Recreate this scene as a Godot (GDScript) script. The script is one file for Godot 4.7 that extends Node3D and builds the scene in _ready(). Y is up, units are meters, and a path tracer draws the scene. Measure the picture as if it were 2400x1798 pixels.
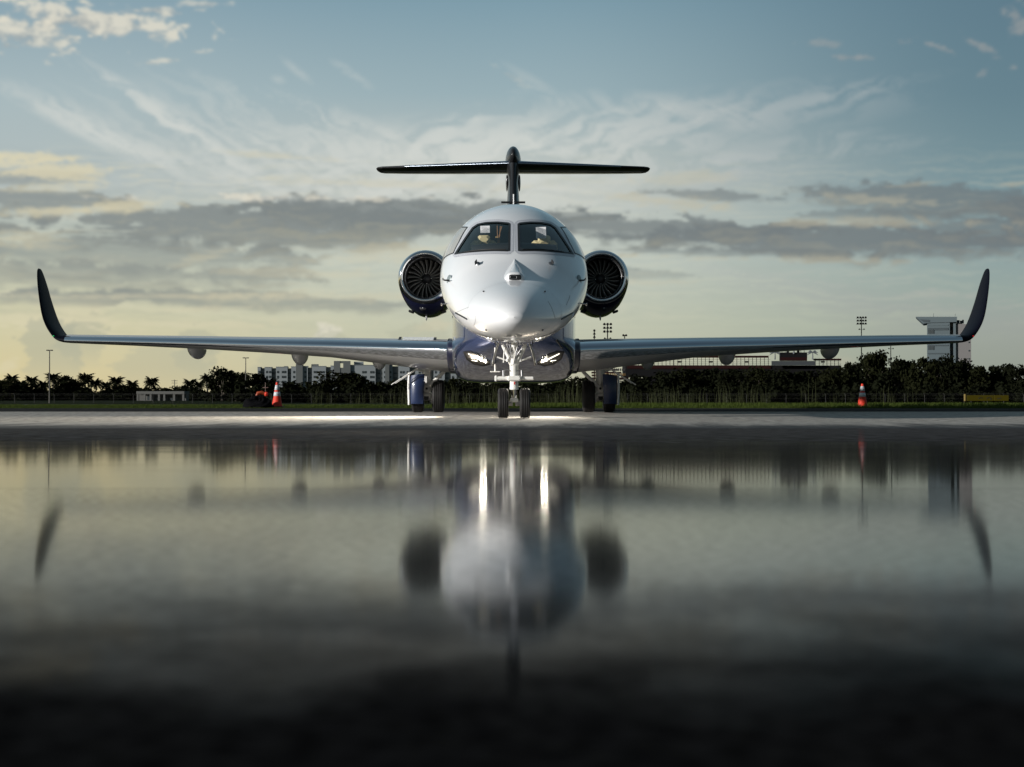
extends Node3D
# A business jet parked nose-on at dusk, seen from just above wet pavement. Metres, y up, the camera looks along -z.

var M := {}
var rng := RandomNumberGenerator.new()

# ---------------------------------------------------------------- helpers
class Geo:
	var st := SurfaceTool.new()
	var group := 1
	var count := 0
	func _init() -> void:
		st.begin(Mesh.PRIMITIVE_TRIANGLES)
	func tri(a: Vector3, b: Vector3, c: Vector3) -> void:
		st.add_vertex(a); st.add_vertex(b); st.add_vertex(c)
		count += 1
	func smooth(on: bool) -> void:
		group += 1
		st.set_smooth_group(group if on else -1)
	# rows of points; each row a ring (closed) or a strip
	func grid(rows: Array, closed: bool, soft := true) -> Geo:
		smooth(soft)
		var n: int = rows[0].size()
		var m := n if closed else n - 1
		var sign := 0.0
		for i in range(rows.size() - 1):
			var c := Vector3.ZERO
			for p in rows[i]: c += p
			for p in rows[i + 1]: c += p
			c /= 2.0 * n
			for j in range(0, m, maxi(1, m / 8)):
				var a: Vector3 = rows[i][j]
				var b: Vector3 = rows[i][(j + 1) % n]
				var d: Vector3 = rows[i + 1][j]
				sign += (a - d).cross(a - b).dot(a - c)
		for i in range(rows.size() - 1):
			for j in range(m):
				var a: Vector3 = rows[i][j]
				var b: Vector3 = rows[i][(j + 1) % n]
				var c: Vector3 = rows[i + 1][(j + 1) % n]
				var d: Vector3 = rows[i + 1][j]
				if sign >= 0.0:
					tri(a, b, d); tri(b, c, d)
				else:
					tri(a, d, b); tri(b, d, c)
		return self
	func cap(ring: Array, out: Vector3) -> Geo:
		smooth(false)
		var c := Vector3.ZERO
		for p in ring: c += p
		c /= ring.size()
		for j in ring.size():
			var a: Vector3 = ring[j]
			var b: Vector3 = ring[(j + 1) % ring.size()]
			if (c - b).cross(c - a).dot(out) >= 0.0: tri(c, a, b)
			else: tri(c, b, a)
		return self
	func loft(rings: Array, caps := true) -> Geo:
		grid(rings, true)
		if caps:
			cap(rings[0], cen(rings[0]) - cen(rings[1]))
			cap(rings[-1], cen(rings[-1]) - cen(rings[-2]))
		return self
	func cen(r: Array) -> Vector3:
		var c := Vector3.ZERO
		for p in r: c += p
		return c / r.size()
	# box with chamfered edges
	func box(c: Vector3, s: Vector3, b := Basis(), ch := 0.0) -> Geo:
		var h := s * 0.5
		if ch <= 0.0:
			var r0 := []
			var r1 := []
			for q in [[-1, -1], [1, -1], [1, 1], [-1, 1]]:
				r0.append(c + b * Vector3(q[0] * h.x, q[1] * h.y, -h.z))
				r1.append(c + b * Vector3(q[0] * h.x, q[1] * h.y, h.z))
			grid([r0, r1], true, false)
			cap(r0, b * Vector3(0, 0, -1)); cap(r1, b * Vector3(0, 0, 1))
			return self
		var rings := []
		for k in [[-h.z, ch], [-h.z + ch, 0.0], [h.z - ch, 0.0], [h.z, ch]]:
			var r := []
			var hx: float = h.x - k[1]
			var hy: float = h.y - k[1]
			for q in [[-1, -1, 1, 0], [1, -1, -1, 0], [1, -1, 0, 1], [1, 1, 0, -1], [1, 1, -1, 0], [-1, 1, 1, 0], [-1, 1, 0, -1], [-1, -1, 0, 1]]:
				r.append(c + b * Vector3(q[0] * hx + q[2] * ch, q[1] * hy + q[3] * ch, k[0]))
			rings.append(r)
		grid(rings, true, false)
		cap(rings[0], b * Vector3(0, 0, -1)); cap(rings[3], b * Vector3(0, 0, 1))
		return self
	func tube(pts: Array, radii, sides := 8, caps := true) -> Geo:
		var rings := []
		var u := Vector3.ZERO
		for i in pts.size():
			var t: Vector3 = (pts[mini(i + 1, pts.size() - 1)] - pts[maxi(i - 1, 0)]).normalized()
			if u == Vector3.ZERO:
				u = t.cross(Vector3.UP if absf(t.y) < 0.9 else Vector3.RIGHT).normalized()
			else:
				u = (u - t * u.dot(t)).normalized()
			var v := t.cross(u)
			var r: float = radii if radii is float else radii[i]
			var ring := []
			for k in sides:
				var a := TAU * k / sides
				ring.append(pts[i] + (u * cos(a) + v * sin(a)) * r)
			rings.append(ring)
		return loft(rings, caps)
	# profile of (radius, along) turned about an axis
	func lathe(prof: Array, at: Vector3, axis: Vector3, segs := 32) -> Geo:
		var u := axis.cross(Vector3.UP if absf(axis.y) < 0.9 else Vector3.RIGHT).normalized()
		var v := axis.cross(u)
		var rings := []
		for p in prof:
			var ring := []
			for k in segs:
				var a := TAU * k / segs
				ring.append(at + axis * p.y + (u * cos(a) + v * sin(a)) * maxf(p.x, 0.0005))
			rings.append(ring)
		return grid(rings, true)
	func ellipsoid(c: Vector3, r: Vector3, n := 20, m := 12) -> Geo:
		var rings := []
		for i in m + 1:
			var t := PI * i / m
			var ring := []
			for k in n:
				var a := TAU * k / n
				ring.append(c + Vector3(r.x * sin(t) * cos(a), r.y * cos(t), r.z * sin(t) * sin(a)))
			rings.append(ring)
		return grid(rings, true)
	# flat outline in the xy plane, thickness along z
	func prism(poly: PackedVector2Array, z0: float, z1: float) -> Geo:
		var r0 := []
		var r1 := []
		for p in poly:
			r0.append(Vector3(p.x, p.y, z0)); r1.append(Vector3(p.x, p.y, z1))
		grid([r0, r1], true, false)
		smooth(false)
		var t := Geometry2D.triangulate_polygon(poly)
		for i in range(0, t.size(), 3):
			for q in [[r0, -1.0], [r1, 1.0]]:
				var a: Vector3 = q[0][t[i]]
				var b: Vector3 = q[0][t[i + 1]]
				var c: Vector3 = q[0][t[i + 2]]
				if (a - c).cross(a - b).z * q[1] * signf(z1 - z0) >= 0.0: tri(a, b, c)
				else: tri(a, c, b)
		return self
	func mesh() -> ArrayMesh:
		st.generate_normals()
		st.index()
		return st.commit()

func numbered(called: String, parent: Node) -> String:
	if not parent.has_node(NodePath(called)): return called
	var k := 1
	while parent.has_node(NodePath("%s_%03d" % [called, k])): k += 1
	return "%s_%03d" % [called, k]

func put_mesh(called: String, mesh: Mesh, mat: Material, parent: Node = self) -> MeshInstance3D:
	var o := MeshInstance3D.new()
	o.name = numbered(called, parent)
	o.mesh = mesh
	o.material_override = mat
	parent.add_child(o, true)
	return o

func obj(called: String, g: Geo, mat: Material, parent: Node = self) -> MeshInstance3D:
	return put_mesh(called, g.mesh(), mat, parent)

func tag(o: Node, label: String, category: String, group := "") -> Node:
	o.set_meta("label", label)
	o.set_meta("category", category)
	if group: o.set_meta("group", group)
	return o

func struct(o: Node) -> Node:
	o.set_meta("kind", "structure")
	return o

func stuff(o: Node, label := "", category := "") -> Node:
	o.set_meta("kind", "stuff")
	if label: o.set_meta("label", label)
	if category: o.set_meta("category", category)
	return o

func thing(called: String, label: String, category: String, at := Vector3.ZERO, turn := 0.0, group := "") -> Node3D:
	var o := Node3D.new()
	o.name = numbered(called, self)
	o.position = at
	o.rotation.y = turn
	add_child(o, true)
	tag(o, label, category, group)
	return o

func dup(root: Node3D, at: Vector3, label: String, turn := 0.0, scale := Vector3.ONE, group := "") -> Node3D:
	var r: Node3D = root.duplicate()
	var base := RegEx.create_from_string("_\\d{3}$").sub(root.name, "")
	r.name = numbered(base, self)
	add_child(r, true)
	r.position = at
	r.rotation.y = turn
	r.scale = scale
	r.set_meta("label", label)
	if group: r.set_meta("group", group)
	return r

func lin(r: float, g: float, b: float) -> Color:
	return Color(r, g, b).linear_to_srgb()

func mat(called: String, c: Color, rough := 0.6, metal := 0.0, spec := 0.5) -> StandardMaterial3D:
	var m := StandardMaterial3D.new()
	m.resource_name = called
	m.albedo_color = c
	m.roughness = rough
	m.metallic = metal
	m.metallic_specular = spec
	M[called] = m
	return m

func coat(m: StandardMaterial3D, amount := 1.0, rough := 0.03) -> StandardMaterial3D:
	m.clearcoat_enabled = true
	m.clearcoat = amount
	m.clearcoat_roughness = rough
	return m

func noise_tex(freq: float, seed_: int, lo: Color, hi: Color, size := 512, oct := 4, lo_at := 0.3, hi_at := 0.7) -> ImageTexture:
	var n := FastNoiseLite.new()
	n.seed = seed_
	n.frequency = freq
	n.fractal_octaves = oct
	var im := n.get_seamless_image(size, size)
	var src := im.get_data()
	var bytes := PackedByteArray()
	bytes.resize(size * size * 3)
	var lut := []
	for i in 256:
		lut.append(lo.lerp(hi, smoothstep(lo_at, hi_at, i / 255.0)))
	for i in size * size:
		var c: Color = lut[src[i]]
		bytes[i * 3] = c.r8; bytes[i * 3 + 1] = c.g8; bytes[i * 3 + 2] = c.b8
	return ImageTexture.create_from_image(Image.create_from_data(size, size, false, Image.FORMAT_RGB8, bytes))

func bump_tex(freq: float, seed_: int, strength: float, size := 512, oct := 5) -> ImageTexture:
	var n := FastNoiseLite.new()
	n.seed = seed_
	n.frequency = freq
	n.fractal_octaves = oct
	var im := n.get_seamless_image(size, size)
	im.convert(Image.FORMAT_RGB8)
	im.bump_map_to_normal_map(strength)
	return ImageTexture.create_from_image(im)

func world_tex(m: StandardMaterial3D, albedo: Texture2D, normal: Texture2D, metres: float, depth := 1.0) -> void:
	m.uv1_triplanar = true
	m.uv1_world_triplanar = true
	m.uv1_scale = Vector3.ONE / metres
	if albedo: m.albedo_texture = albedo
	if normal:
		m.normal_enabled = true
		m.normal_texture = normal
		m.normal_scale = depth

# ---------------------------------------------------------------- sky
var n_soft := FastNoiseLite.new()
var n_fine := FastNoiseLite.new()
var n_warp := FastNoiseLite.new()
const SKY_H := [0.0, 200.0, 400.0, 550.0, 700.0, 850.0]
var sky_cols := []
# clouds: [x, y, half width, half height, turn, kind, strength]; d = grey layer, c = sunlit cream, w = thin ice cloud, p = white puff, k = far heap cloud
const CLOUDS := [
	[640, 330, 560, 120, 0.22, "w", 0.42], [330, 235, 270, 26, 0.55, "w", 0.5], [230, 290, 260, 34, 0.48, "w", 0.55], [420, 300, 300, 30, 0.6, "w", 0.5], [480, 380, 420, 26, 0.32, "w", 0.4],
	[1010, 255, 150, 26, -0.42, "w", 0.6], [1050, 300, 300, 60, -0.25, "w", 0.35], [1150, 370, 520, 110, 0.0, "w", 0.5], [900, 420, 500, 60, 0.05, "w", 0.4],
	[1450, 235, 230, 36, 0.12, "w", 0.5], [1600, 250, 120, 16, 0.4, "w", 0.4], [1750, 298, 160, 14, -0.12, "w", 0.45], [1420, 280, 300, 60, -0.1, "w", 0.3], [1180, 200, 120, 20, 0.6, "w", 0.3], [760, 160, 60, 14, 0.6, "w", 0.35], [640, 150, 50, 12, 0.7, "w", 0.3],
	[1530, 365, 130, 34, -0.1, "w", 0.5], [600, 170, 20, 12, 0.3, "w", 0.25], [1560, 250, 480, 70, -0.12, "w", 0.4], [1350, 345, 520, 60, 0.04, "w", 0.4], [1720, 330, 330, 26, -0.1, "w", 0.4], [1830, 200, 240, 20, -0.2, "w", 0.3], [980, 330, 640, 90, -0.04, "w", 0.4], [700, 260, 420, 40, 0.3, "w", 0.4], [120, 250, 200, 24, 0.5, "w", 0.4],
	[560, 495, 660, 66, 0.0, "d", 1.0], [860, 474, 440, 54, 0.02, "d", 1.0], [300, 560, 420, 60, 0.03, "d", 0.62], [80, 440, 200, 34, 0.05, "d", 0.85], [250, 600, 420, 40, 0.02, "d", 0.55],
	[500, 652, 520, 24, 0.03, "d", 0.6], [180, 645, 300, 20, 0.0, "d", 0.5], [40, 385, 150, 20, 0.0, "d", 0.6],
	[1800, 526, 720, 46, 0.02, "d", 1.0], [1420, 500, 420, 40, 0.03, "d", 0.95], [1600, 548, 380, 14, 0.02, "d", 0.6], [2060, 440, 420, 46, 0.05, "d", 0.85], [1560, 425, 170, 16, 0.05, "d", 0.75], [2160, 500, 260, 40, 0.0, "d", 0.8], [1900, 470, 300, 20, 0.02, "d", 0.6],
	[1270, 468, 130, 10, 0.06, "d", 0.7], [1390, 593, 120, 14, 0.05, "d", 0.4], [1320, 580, 90, 7, 0.03, "d", 0.35], [2400, 470, 300, 60, 0.0, "d", 0.8], [-300, 500, 500, 70, 0.0, "d", 0.85],
	[90, 362, 200, 26, 0.08, "c", 0.95], [60, 338, 130, 13, 0.05, "c", 0.9], [150, 455, 220, 14, -0.03, "c", 0.8], [350, 700, 420, 16, 0.0, "c", 0.5], [120, 690, 220, 30, 0.0, "c", 0.5], [800, 640, 360, 14, 0.0, "c", 0.45], [110, 405, 130, 12, -0.03, "c", 0.5], [540, 426, 170, 8, 0.0, "p", 0.85], [740, 429, 240, 5, 0.0, "p", 0.7], [300, 428, 120, 6, 0.02, "p", 0.45], [270, 446, 160, 14, -0.05, "c", 0.65], [600, 336, 140, 9, 0.06, "c", 0.5], [800, 395, 320, 12, 0.03, "c", 0.4],
	[880, 545, 220, 30, -0.08, "c", 0.5], [430, 560, 120, 18, -0.3, "c", 0.35], [60, 515, 110, 26, 0.0, "c", 0.45], [300, 640, 330, 8, 0.0, "c", 0.5], [420, 668, 170, 8, -0.04, "c", 0.55], [640, 590, 300, 12, 0.02, "c", 0.35],
	[2000, 395, 120, 6, -0.1, "c", 0.4], [1860, 478, 330, 14, 0.02, "c", 0.55], [1480, 440, 200, 18, 0.08, "c", 0.6], [1490, 382, 140, 26, -0.08, "c", 0.45], [1900, 430, 170, 14, 0.05, "c", 0.5], [2200, 396, 60, 7, -0.08, "c", 0.6], [1700, 560, 420, 8, 0.02, "c", 0.4], [1380, 610, 180, 8, 0.0, "c", 0.3], [1300, 550, 240, 8, 0.03, "c", 0.4],
	[170, 40, 240, 44, 0.12, "p", 0.95], [60, 70, 150, 44, 0.1, "p", 0.8], [330, 20, 120, 14, 0.0, "p", 0.7], [14, 96, 46, 11, 0.1, "p", 0.9], [345, 131, 60, 6, -0.08, "p", 0.7], [430, 6, 60, 8, 0.0, "p", 0.6], [430, 110, 30, 5, 0.0, "p", 0.5],
	[1830, 122, 70, 9, 0.02, "p", 0.55], [1775, 95, 60, 12, 0.1, "p", 0.35], [1950, 88, 26, 10, -0.2, "p", 0.3], [2045, 107, 48, 7, 0.36, "p", 0.42], [2136, 108, 62, 12, 0.52, "p", 0.45], [2200, 40, 34, 40, 0.3, "p", 0.5], [2125, 155, 18, 8, -0.6, "p", 0.3], [1100, 160, 60, 10, 0.5, "p", 0.25],
	[110, 770, 68, 84, 0.0, "k", 0.75], [180, 742, 60, 56, 0.0, "k", 0.7], [430, 765, 46, 58, 0.0, "k", 0.6], [360, 800, 120, 60, 0.0, "k", 0.5], [640, 800, 120, 50, 0.0, "k", 0.4], [900, 730, 60, 32, 0.0, "k", 0.4],
	[705, 715, 38, 20, 0.0, "p", 0.75], [725, 738, 46, 20, 0.0, "k", 0.5], [925, 706, 46, 16, -0.2, "c", 0.6], [225, 716, 66, 5, 0.35, "c", 0.75], [268, 728, 18, 7, -0.3, "c", 0.6], [305, 715, 24, 9, -0.3, "c", 0.45], [20, 790, 40, 20, -0.3, "c", 0.5], [1560, 775, 120, 10, 0.0, "c", 0.5], [1820, 780, 60, 20, 0.0, "c", 0.4],
]

func sky_setup() -> void:
	n_soft.seed = 11; n_soft.frequency = 1.0; n_soft.fractal_octaves = 5; n_soft.noise_type = FastNoiseLite.TYPE_SIMPLEX_SMOOTH
	n_fine.seed = 23; n_fine.frequency = 1.0; n_fine.fractal_octaves = 5
	n_warp.seed = 31; n_warp.frequency = 1.0; n_warp.fractal_octaves = 3
	for row in [["8ca5b1", "7f9dab", "617e8d"], ["a8b9bd", "99afb6", "688490"], ["b3bdbc", "c2c7c1", "79939a"], ["bec4b4", "c3cac0", "90a3a3"], ["d0cba8", "c2c5b0", "9da99d"], ["d8c898", "bdbaa0", "92998a"]]:
		sky_cols.append(row.map(func(h): return Color(h).srgb_to_linear()))

func sky_base(u: float, v: float) -> Color:
	var k := 0
	while k < 4 and v > SKY_H[k + 1]: k += 1
	var t := clampf((v - SKY_H[k]) / (SKY_H[k + 1] - SKY_H[k]), 0.0, 1.0)
	var x := clampf(u / 1106.0, 0.0, 2.0)
	var i := 0 if x < 1.0 else 1
	x -= i
	x = x * x * (3.0 - 2.0 * x)
	var a: Color = sky_cols[k][i].lerp(sky_cols[k][i + 1], x)
	var b: Color = sky_cols[k + 1][i].lerp(sky_cols[k + 1][i + 1], x)
	return a.lerp(b, t)

func sky_color(az: float, el: float, near := CLOUDS) -> Color:
	# u, v: the tangent plane towards the sunset, 3028 units per unit of slope; it folds over towards the zenith and behind
	var aa := absf(az)
	var u := 1106.0 + signf(az) * 3028.0 * (tan(aa) if aa < 1.0 else 1.557 + (aa - 1.0) * 2.0)
	var e := maxf(el, 0.0)
	var v := 855.0 - 3028.0 * (tan(e) if e < 0.9 else 1.26 + (e - 0.9) * 1.5) / cos(minf(aa, 0.7))
	var col := sky_base(u, v)
	# darker blue overhead and away from the sunset, as at dusk
	var high := smoothstep(0.22, 1.0, el)
	col = col.lerp(Color(0.055, 0.085, 0.115), high * 0.9)
	var away := smoothstep(0.35, 2.2, absf(az + 0.2))
	var lum := lerpf(1.0, 0.62, away)
	col = Color(col.r * lum, col.g * lum, col.b * lum)
	var wx := n_warp.get_noise_2d(u / 230.0, v / 110.0)
	var wy := n_warp.get_noise_2d(u / 230.0 + 40.0, v / 110.0 - 17.0)
	var band := n_soft.get_noise_2d(u / 400.0 + v / 640.0 + wx * 0.5 + 5.0, v / 62.0 - u / 2100.0 + wy * 0.9)
	var puff := n_fine.get_noise_2d(u / 95.0 + wx * 0.3, v / 48.0 + wy * 0.35)
	var fibre := n_soft.get_noise_2d((u * 0.85 + v * 0.52) / 520.0 + wx * 0.3 + 9.0, (v * 0.85 - u * 0.52) / 38.0 + wy * 0.7)
	var fibre2 := n_fine.get_noise_2d((u * 0.92 - v * 0.38) / 300.0 + wx * 0.4 + 3.0, (v * 0.92 + u * 0.38) / 46.0 + wy * 0.8)
	var crisp := n_fine.get_noise_2d(u / 34.0 + wx * 0.8, v / 15.0 + wy)
	var streak := n_soft.get_noise_2d(u / 330.0 + wx * 0.4 + 70.0, v / 15.0 + wy * 1.1)
	# thin bright and dull streaks through the low layered cloud
	var lowband := smoothstep(290.0, 380.0, v) * smoothstep(760.0, 640.0, v)
	if lowband > 0.0:
		var g := clampf(streak * 1.7 + 0.1 * crisp, -1.0, 1.0) * lowband * lerpf(0.42, 0.16, clampf(u / 1700.0, 0.0, 1.0))
		col = col.lerp(Color(0.7, 0.66, 0.5) if g > 0.0 else Color(0.3, 0.33, 0.31), absf(g) * (1.0 if g > 0.0 else 0.7))
	if aa < 0.62 and el < 0.5:
		for c in near:
			var du: float = u - c[0]
			var dv: float = v - c[1]
			if absf(du) > c[2] * 2.3 + 60.0 or absf(dv) > c[3] * 2.5 + c[2] * absf(c[4]) * 2.3 + 40.0: continue
			var cs := cos(c[4] as float)
			var sn := sin(c[4] as float)
			var x: float = (du * cs + dv * sn) / c[2]
			var y: float = (dv * cs - du * sn) / c[3]
			var f := 1.0 - sqrt(x * x + y * y)
			if f < -1.2: continue
			f -= 0.9 * maxf(0.0, -f - 0.5)
			match c[5]:
				"w":
					var n := fibre if c[4] > 0.1 else fibre2
					var a: float = clampf(f * 1.1 + 0.1, 0.0, 1.0) * clampf(0.55 + n * 1.7 + puff * 0.3 + crisp * 0.3, 0.0, 1.0) * c[6]
					var wc := Color(0.66, 0.68, 0.64).lerp(Color(0.46, 0.5, 0.5), smoothstep(1150.0, 1700.0, u))
					col = col.lerp(wc, a)
				"d":
					# flat base, crisp lumpy top
					var edge := 0.24 if y < 0.0 else 0.62
					var a: float = smoothstep(0.0, edge, f + band * 0.55 + puff * 0.22 + crisp * 0.13 + streak * 0.15 - 0.02) * c[6]
					var t := clampf(u / 2212.0, 0.0, 1.0)
					var dc := Color(0.235, 0.262, 0.258).lerp(Color(0.155, 0.182, 0.195), t)
					dc = dc.lerp(Color(0.4, 0.395, 0.31).lerp(Color(0.27, 0.275, 0.24), t), clampf(y * 0.5 + band * 0.7 + streak * 0.5 + crisp * 0.25 + 0.1, 0.0, 1.0) * 0.75)
					col = col.lerp(dc, a * 0.86)
				"c":
					var a: float = smoothstep(0.0, 0.75, f + band * 0.6 + puff * 0.4 + crisp * 0.3 + streak * 0.3) * c[6]
					var t := clampf(u / 2212.0, 0.0, 1.0)
					col = col.lerp(Color(0.72, 0.66, 0.46).lerp(Color(0.46, 0.43, 0.33), t), a * 0.8)
				"p":
					var a: float = smoothstep(-0.05, 0.55, f * 0.9 + puff * 0.95 + crisp * 0.4 + band * 0.25 - 0.12) * c[6]
					var lit := clampf(0.58 - y * 0.4 + puff * 1.3 + crisp * 0.7, 0.0, 1.0)
					var pc := Color(0.34, 0.36, 0.36).lerp(Color(0.76, 0.72, 0.6), lit)
					if u > 1500.0: pc = Color(0.25, 0.28, 0.3).lerp(Color(0.42, 0.4, 0.37), lit)
					col = col.lerp(pc, a * 0.85)
				"k":
					var a: float = smoothstep(0.0, 0.1, f + puff * 0.5 + crisp * 0.22 + wx * 0.12) * c[6] * smoothstep(1.25, -0.2, y)
					col = col.lerp(Color(0.42, 0.43, 0.33), a * 0.75)
	# the same layered cloud goes on round the horizon
	var wide := smoothstep(0.42, 0.62, aa)
	if wide > 0.0 or el > 0.35:
		var low := smoothstep(0.5, 0.08, el)
		var a := smoothstep(0.05, 0.5, band + 0.25 * puff) * low * 0.6 * maxf(wide, smoothstep(0.35, 0.5, el))
		col = col.lerp(Color(0.24 * lum, 0.27 * lum, 0.28 * lum), a)
	return Color(maxf(col.r, 0.0), maxf(col.g, 0.0), maxf(col.b, 0.0))

func make_sky() -> ImageTexture:
	sky_setup()
	var w := 4096
	var h := 2048
	# column centre = towards -z
	var small := Image.create_empty(512, 256, false, Image.FORMAT_RGBF)
	for y in 128:
		for x in 512:
			if absi(x - 256) < 48 and y > 84: continue
			small.set_pixel(x, y, sky_color(((x + 0.5) / 512.0 - 0.5) * TAU, (0.5 - (y + 0.5) / 256.0) * PI))
	for y in range(128, 256):
		for x in 512: small.set_pixel(x, y, Color(0.05, 0.05, 0.05))
	small.resize(w, h, Image.INTERPOLATE_CUBIC)
	var x0 := int(w * (0.5 - 37.0 / 360.0))
	var x1 := int(w * (0.5 + 37.0 / 360.0))
	var y0 := int(h * (0.5 - 34.0 / 180.0))
	var y1 := h / 2
	var fine := Image.create_empty(x1 - x0, y1 - y0, false, Image.FORMAT_RGBF)
	for y in y1 - y0:
		var el := (0.5 - (y + y0 + 0.5) / h) * PI
		var near := CLOUDS.filter(func(c): return c[1] - c[3] * 2.5 - c[2] * absf(c[4]) * 2.3 - 40.0 < 855.0 - 3028.0 * tan(el) and c[1] + c[3] * 2.5 + c[2] * absf(c[4]) * 2.3 + 40.0 > 855.0 - 3028.0 * tan(el) / 0.79)
		for x in x1 - x0:
			var c := sky_color(((x + x0 + 0.5) / w - 0.5) * TAU, el, near)
			var edge := mini(mini(x, x1 - x0 - 1 - x), y)
			if edge < 60: c = small.get_pixel(x + x0, y + y0).lerp(c, smoothstep(0.0, 60.0, edge))
			fine.set_pixel(x, y, c)
	small.blit_rect(fine, Rect2i(0, 0, x1 - x0, y1 - y0), Vector2i(x0, y0))
	# Godot's panorama starts towards -z
	var turned := Image.create_empty(w, h, false, Image.FORMAT_RGBF)
	turned.blit_rect(small, Rect2i(w / 2, 0, w / 2, h), Vector2i(0, 0))
	turned.blit_rect(small, Rect2i(0, 0, w / 2, h), Vector2i(w / 2, 0))
	return ImageTexture.create_from_image(turned)

# ---------------------------------------------------------------- ground
func ground_y(d: float) -> float:   # height of the land, d metres ahead of the camera
	if d < 14.2: return 0.0162 * (14.2 - clampf(d, -1.0, 14.2))
	if d < 37.0: return 0.0
	return -minf(1.0, (d - 37.0) / 213.0)

func sheet(xs: Array, ds: Array, lift := 0.0, uv_d := Vector2.ZERO) -> ArrayMesh:
	var st := SurfaceTool.new()
	st.begin(Mesh.PRIMITIVE_TRIANGLES)
	st.set_smooth_group(0)
	for i in range(ds.size() - 1):
		for j in range(xs.size() - 1):
			var q := []
			for k in [[i, j], [i, j + 1], [i + 1, j + 1], [i + 1, j]]:
				q.append(Vector3(xs[k[1]], ground_y(ds[k[0]]) + lift, -ds[k[0]]))
			for k in [0, 2, 1, 0, 3, 2]:
				var p: Vector3 = q[k]
				if uv_d != Vector2.ZERO: st.set_uv(Vector2(p.x / 4.0, (-p.z - uv_d.x) / (uv_d.y - uv_d.x)))
				st.add_vertex(p)
	st.generate_normals()
	return st.commit()

func wet_tex(d0: float, d1: float, w: int, h: int, freq: float, seed_: int) -> Array:
	# how much water stands on the pavement: dry chippings near the lens, a film further on, damp at the far edge
	var n := FastNoiseLite.new()
	n.seed = seed_; n.frequency = 1.0; n.fractal_octaves = 4
	var im := Image.create_empty(w, h, false, Image.FORMAT_RGB8)
	var base := Image.create_empty(w, h, false, Image.FORMAT_RGB8)
	var n2 := FastNoiseLite.new()
	n2.seed = seed_ + 5; n2.frequency = 1.0; n2.fractal_octaves = 5
	for y in h:
		var d := lerpf(d0, d1, (y + 0.5) / h)
		for x in w:
			var xx := 4.0 * x / w
			var v := n.get_noise_2d(xx * freq, d * freq)
			var film := smoothstep(0.44, 0.98, d + v * 0.07) * 0.78 * (1.0 + (0.32 * n2.get_noise_2d(xx * 70.0, d * 70.0) if d1 < 3.0 else 0.0))
			film *= 1.0 - 0.9 * smoothstep(2.9, 7.6, d + v * 1.6)
			im.set_pixel(x, y, Color(film, film, film))
			# soaked stone is darker than damp stone
			var tone := lerpf(0.01, 0.058, smoothstep(1.0, 8.0, d)) * maxf(0.1, 1.0 + 1.1 * n2.get_noise_2d(xx * freq * 7.0, d * freq * 7.0))
			base.set_pixel(x, y, lin(tone, tone, tone * 1.04))
	return [ImageTexture.create_from_image(im), ImageTexture.create_from_image(base)]

func damp_tex() -> ImageTexture:
	var n := FastNoiseLite.new()
	n.seed = 61; n.frequency = 1.0; n.fractal_octaves = 6
	var im := Image.create_empty(1024, 256, false, Image.FORMAT_RGB8)
	for y in 256:
		var t := (y + 0.5) / 256.0
		for x in 1024:
			var a := TAU * x / 1024.0
			var v := n.get_noise_3d(cos(a) * 1.6, sin(a) * 1.6, t * 1.4) + 0.5 * n.get_noise_3d(cos(a) * 9.0, sin(a) * 9.0, t * 9.0)
			var k := smoothstep(0.12, 0.95, t + v * 0.3)
			var w := 0.8 + 0.35 * v
			im.set_pixel(x, y, lin(lerpf(0.05, 0.44, k) * w, lerpf(0.05, 0.41, k) * w, lerpf(0.052, 0.37, k) * w))
	return ImageTexture.create_from_image(im)

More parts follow.
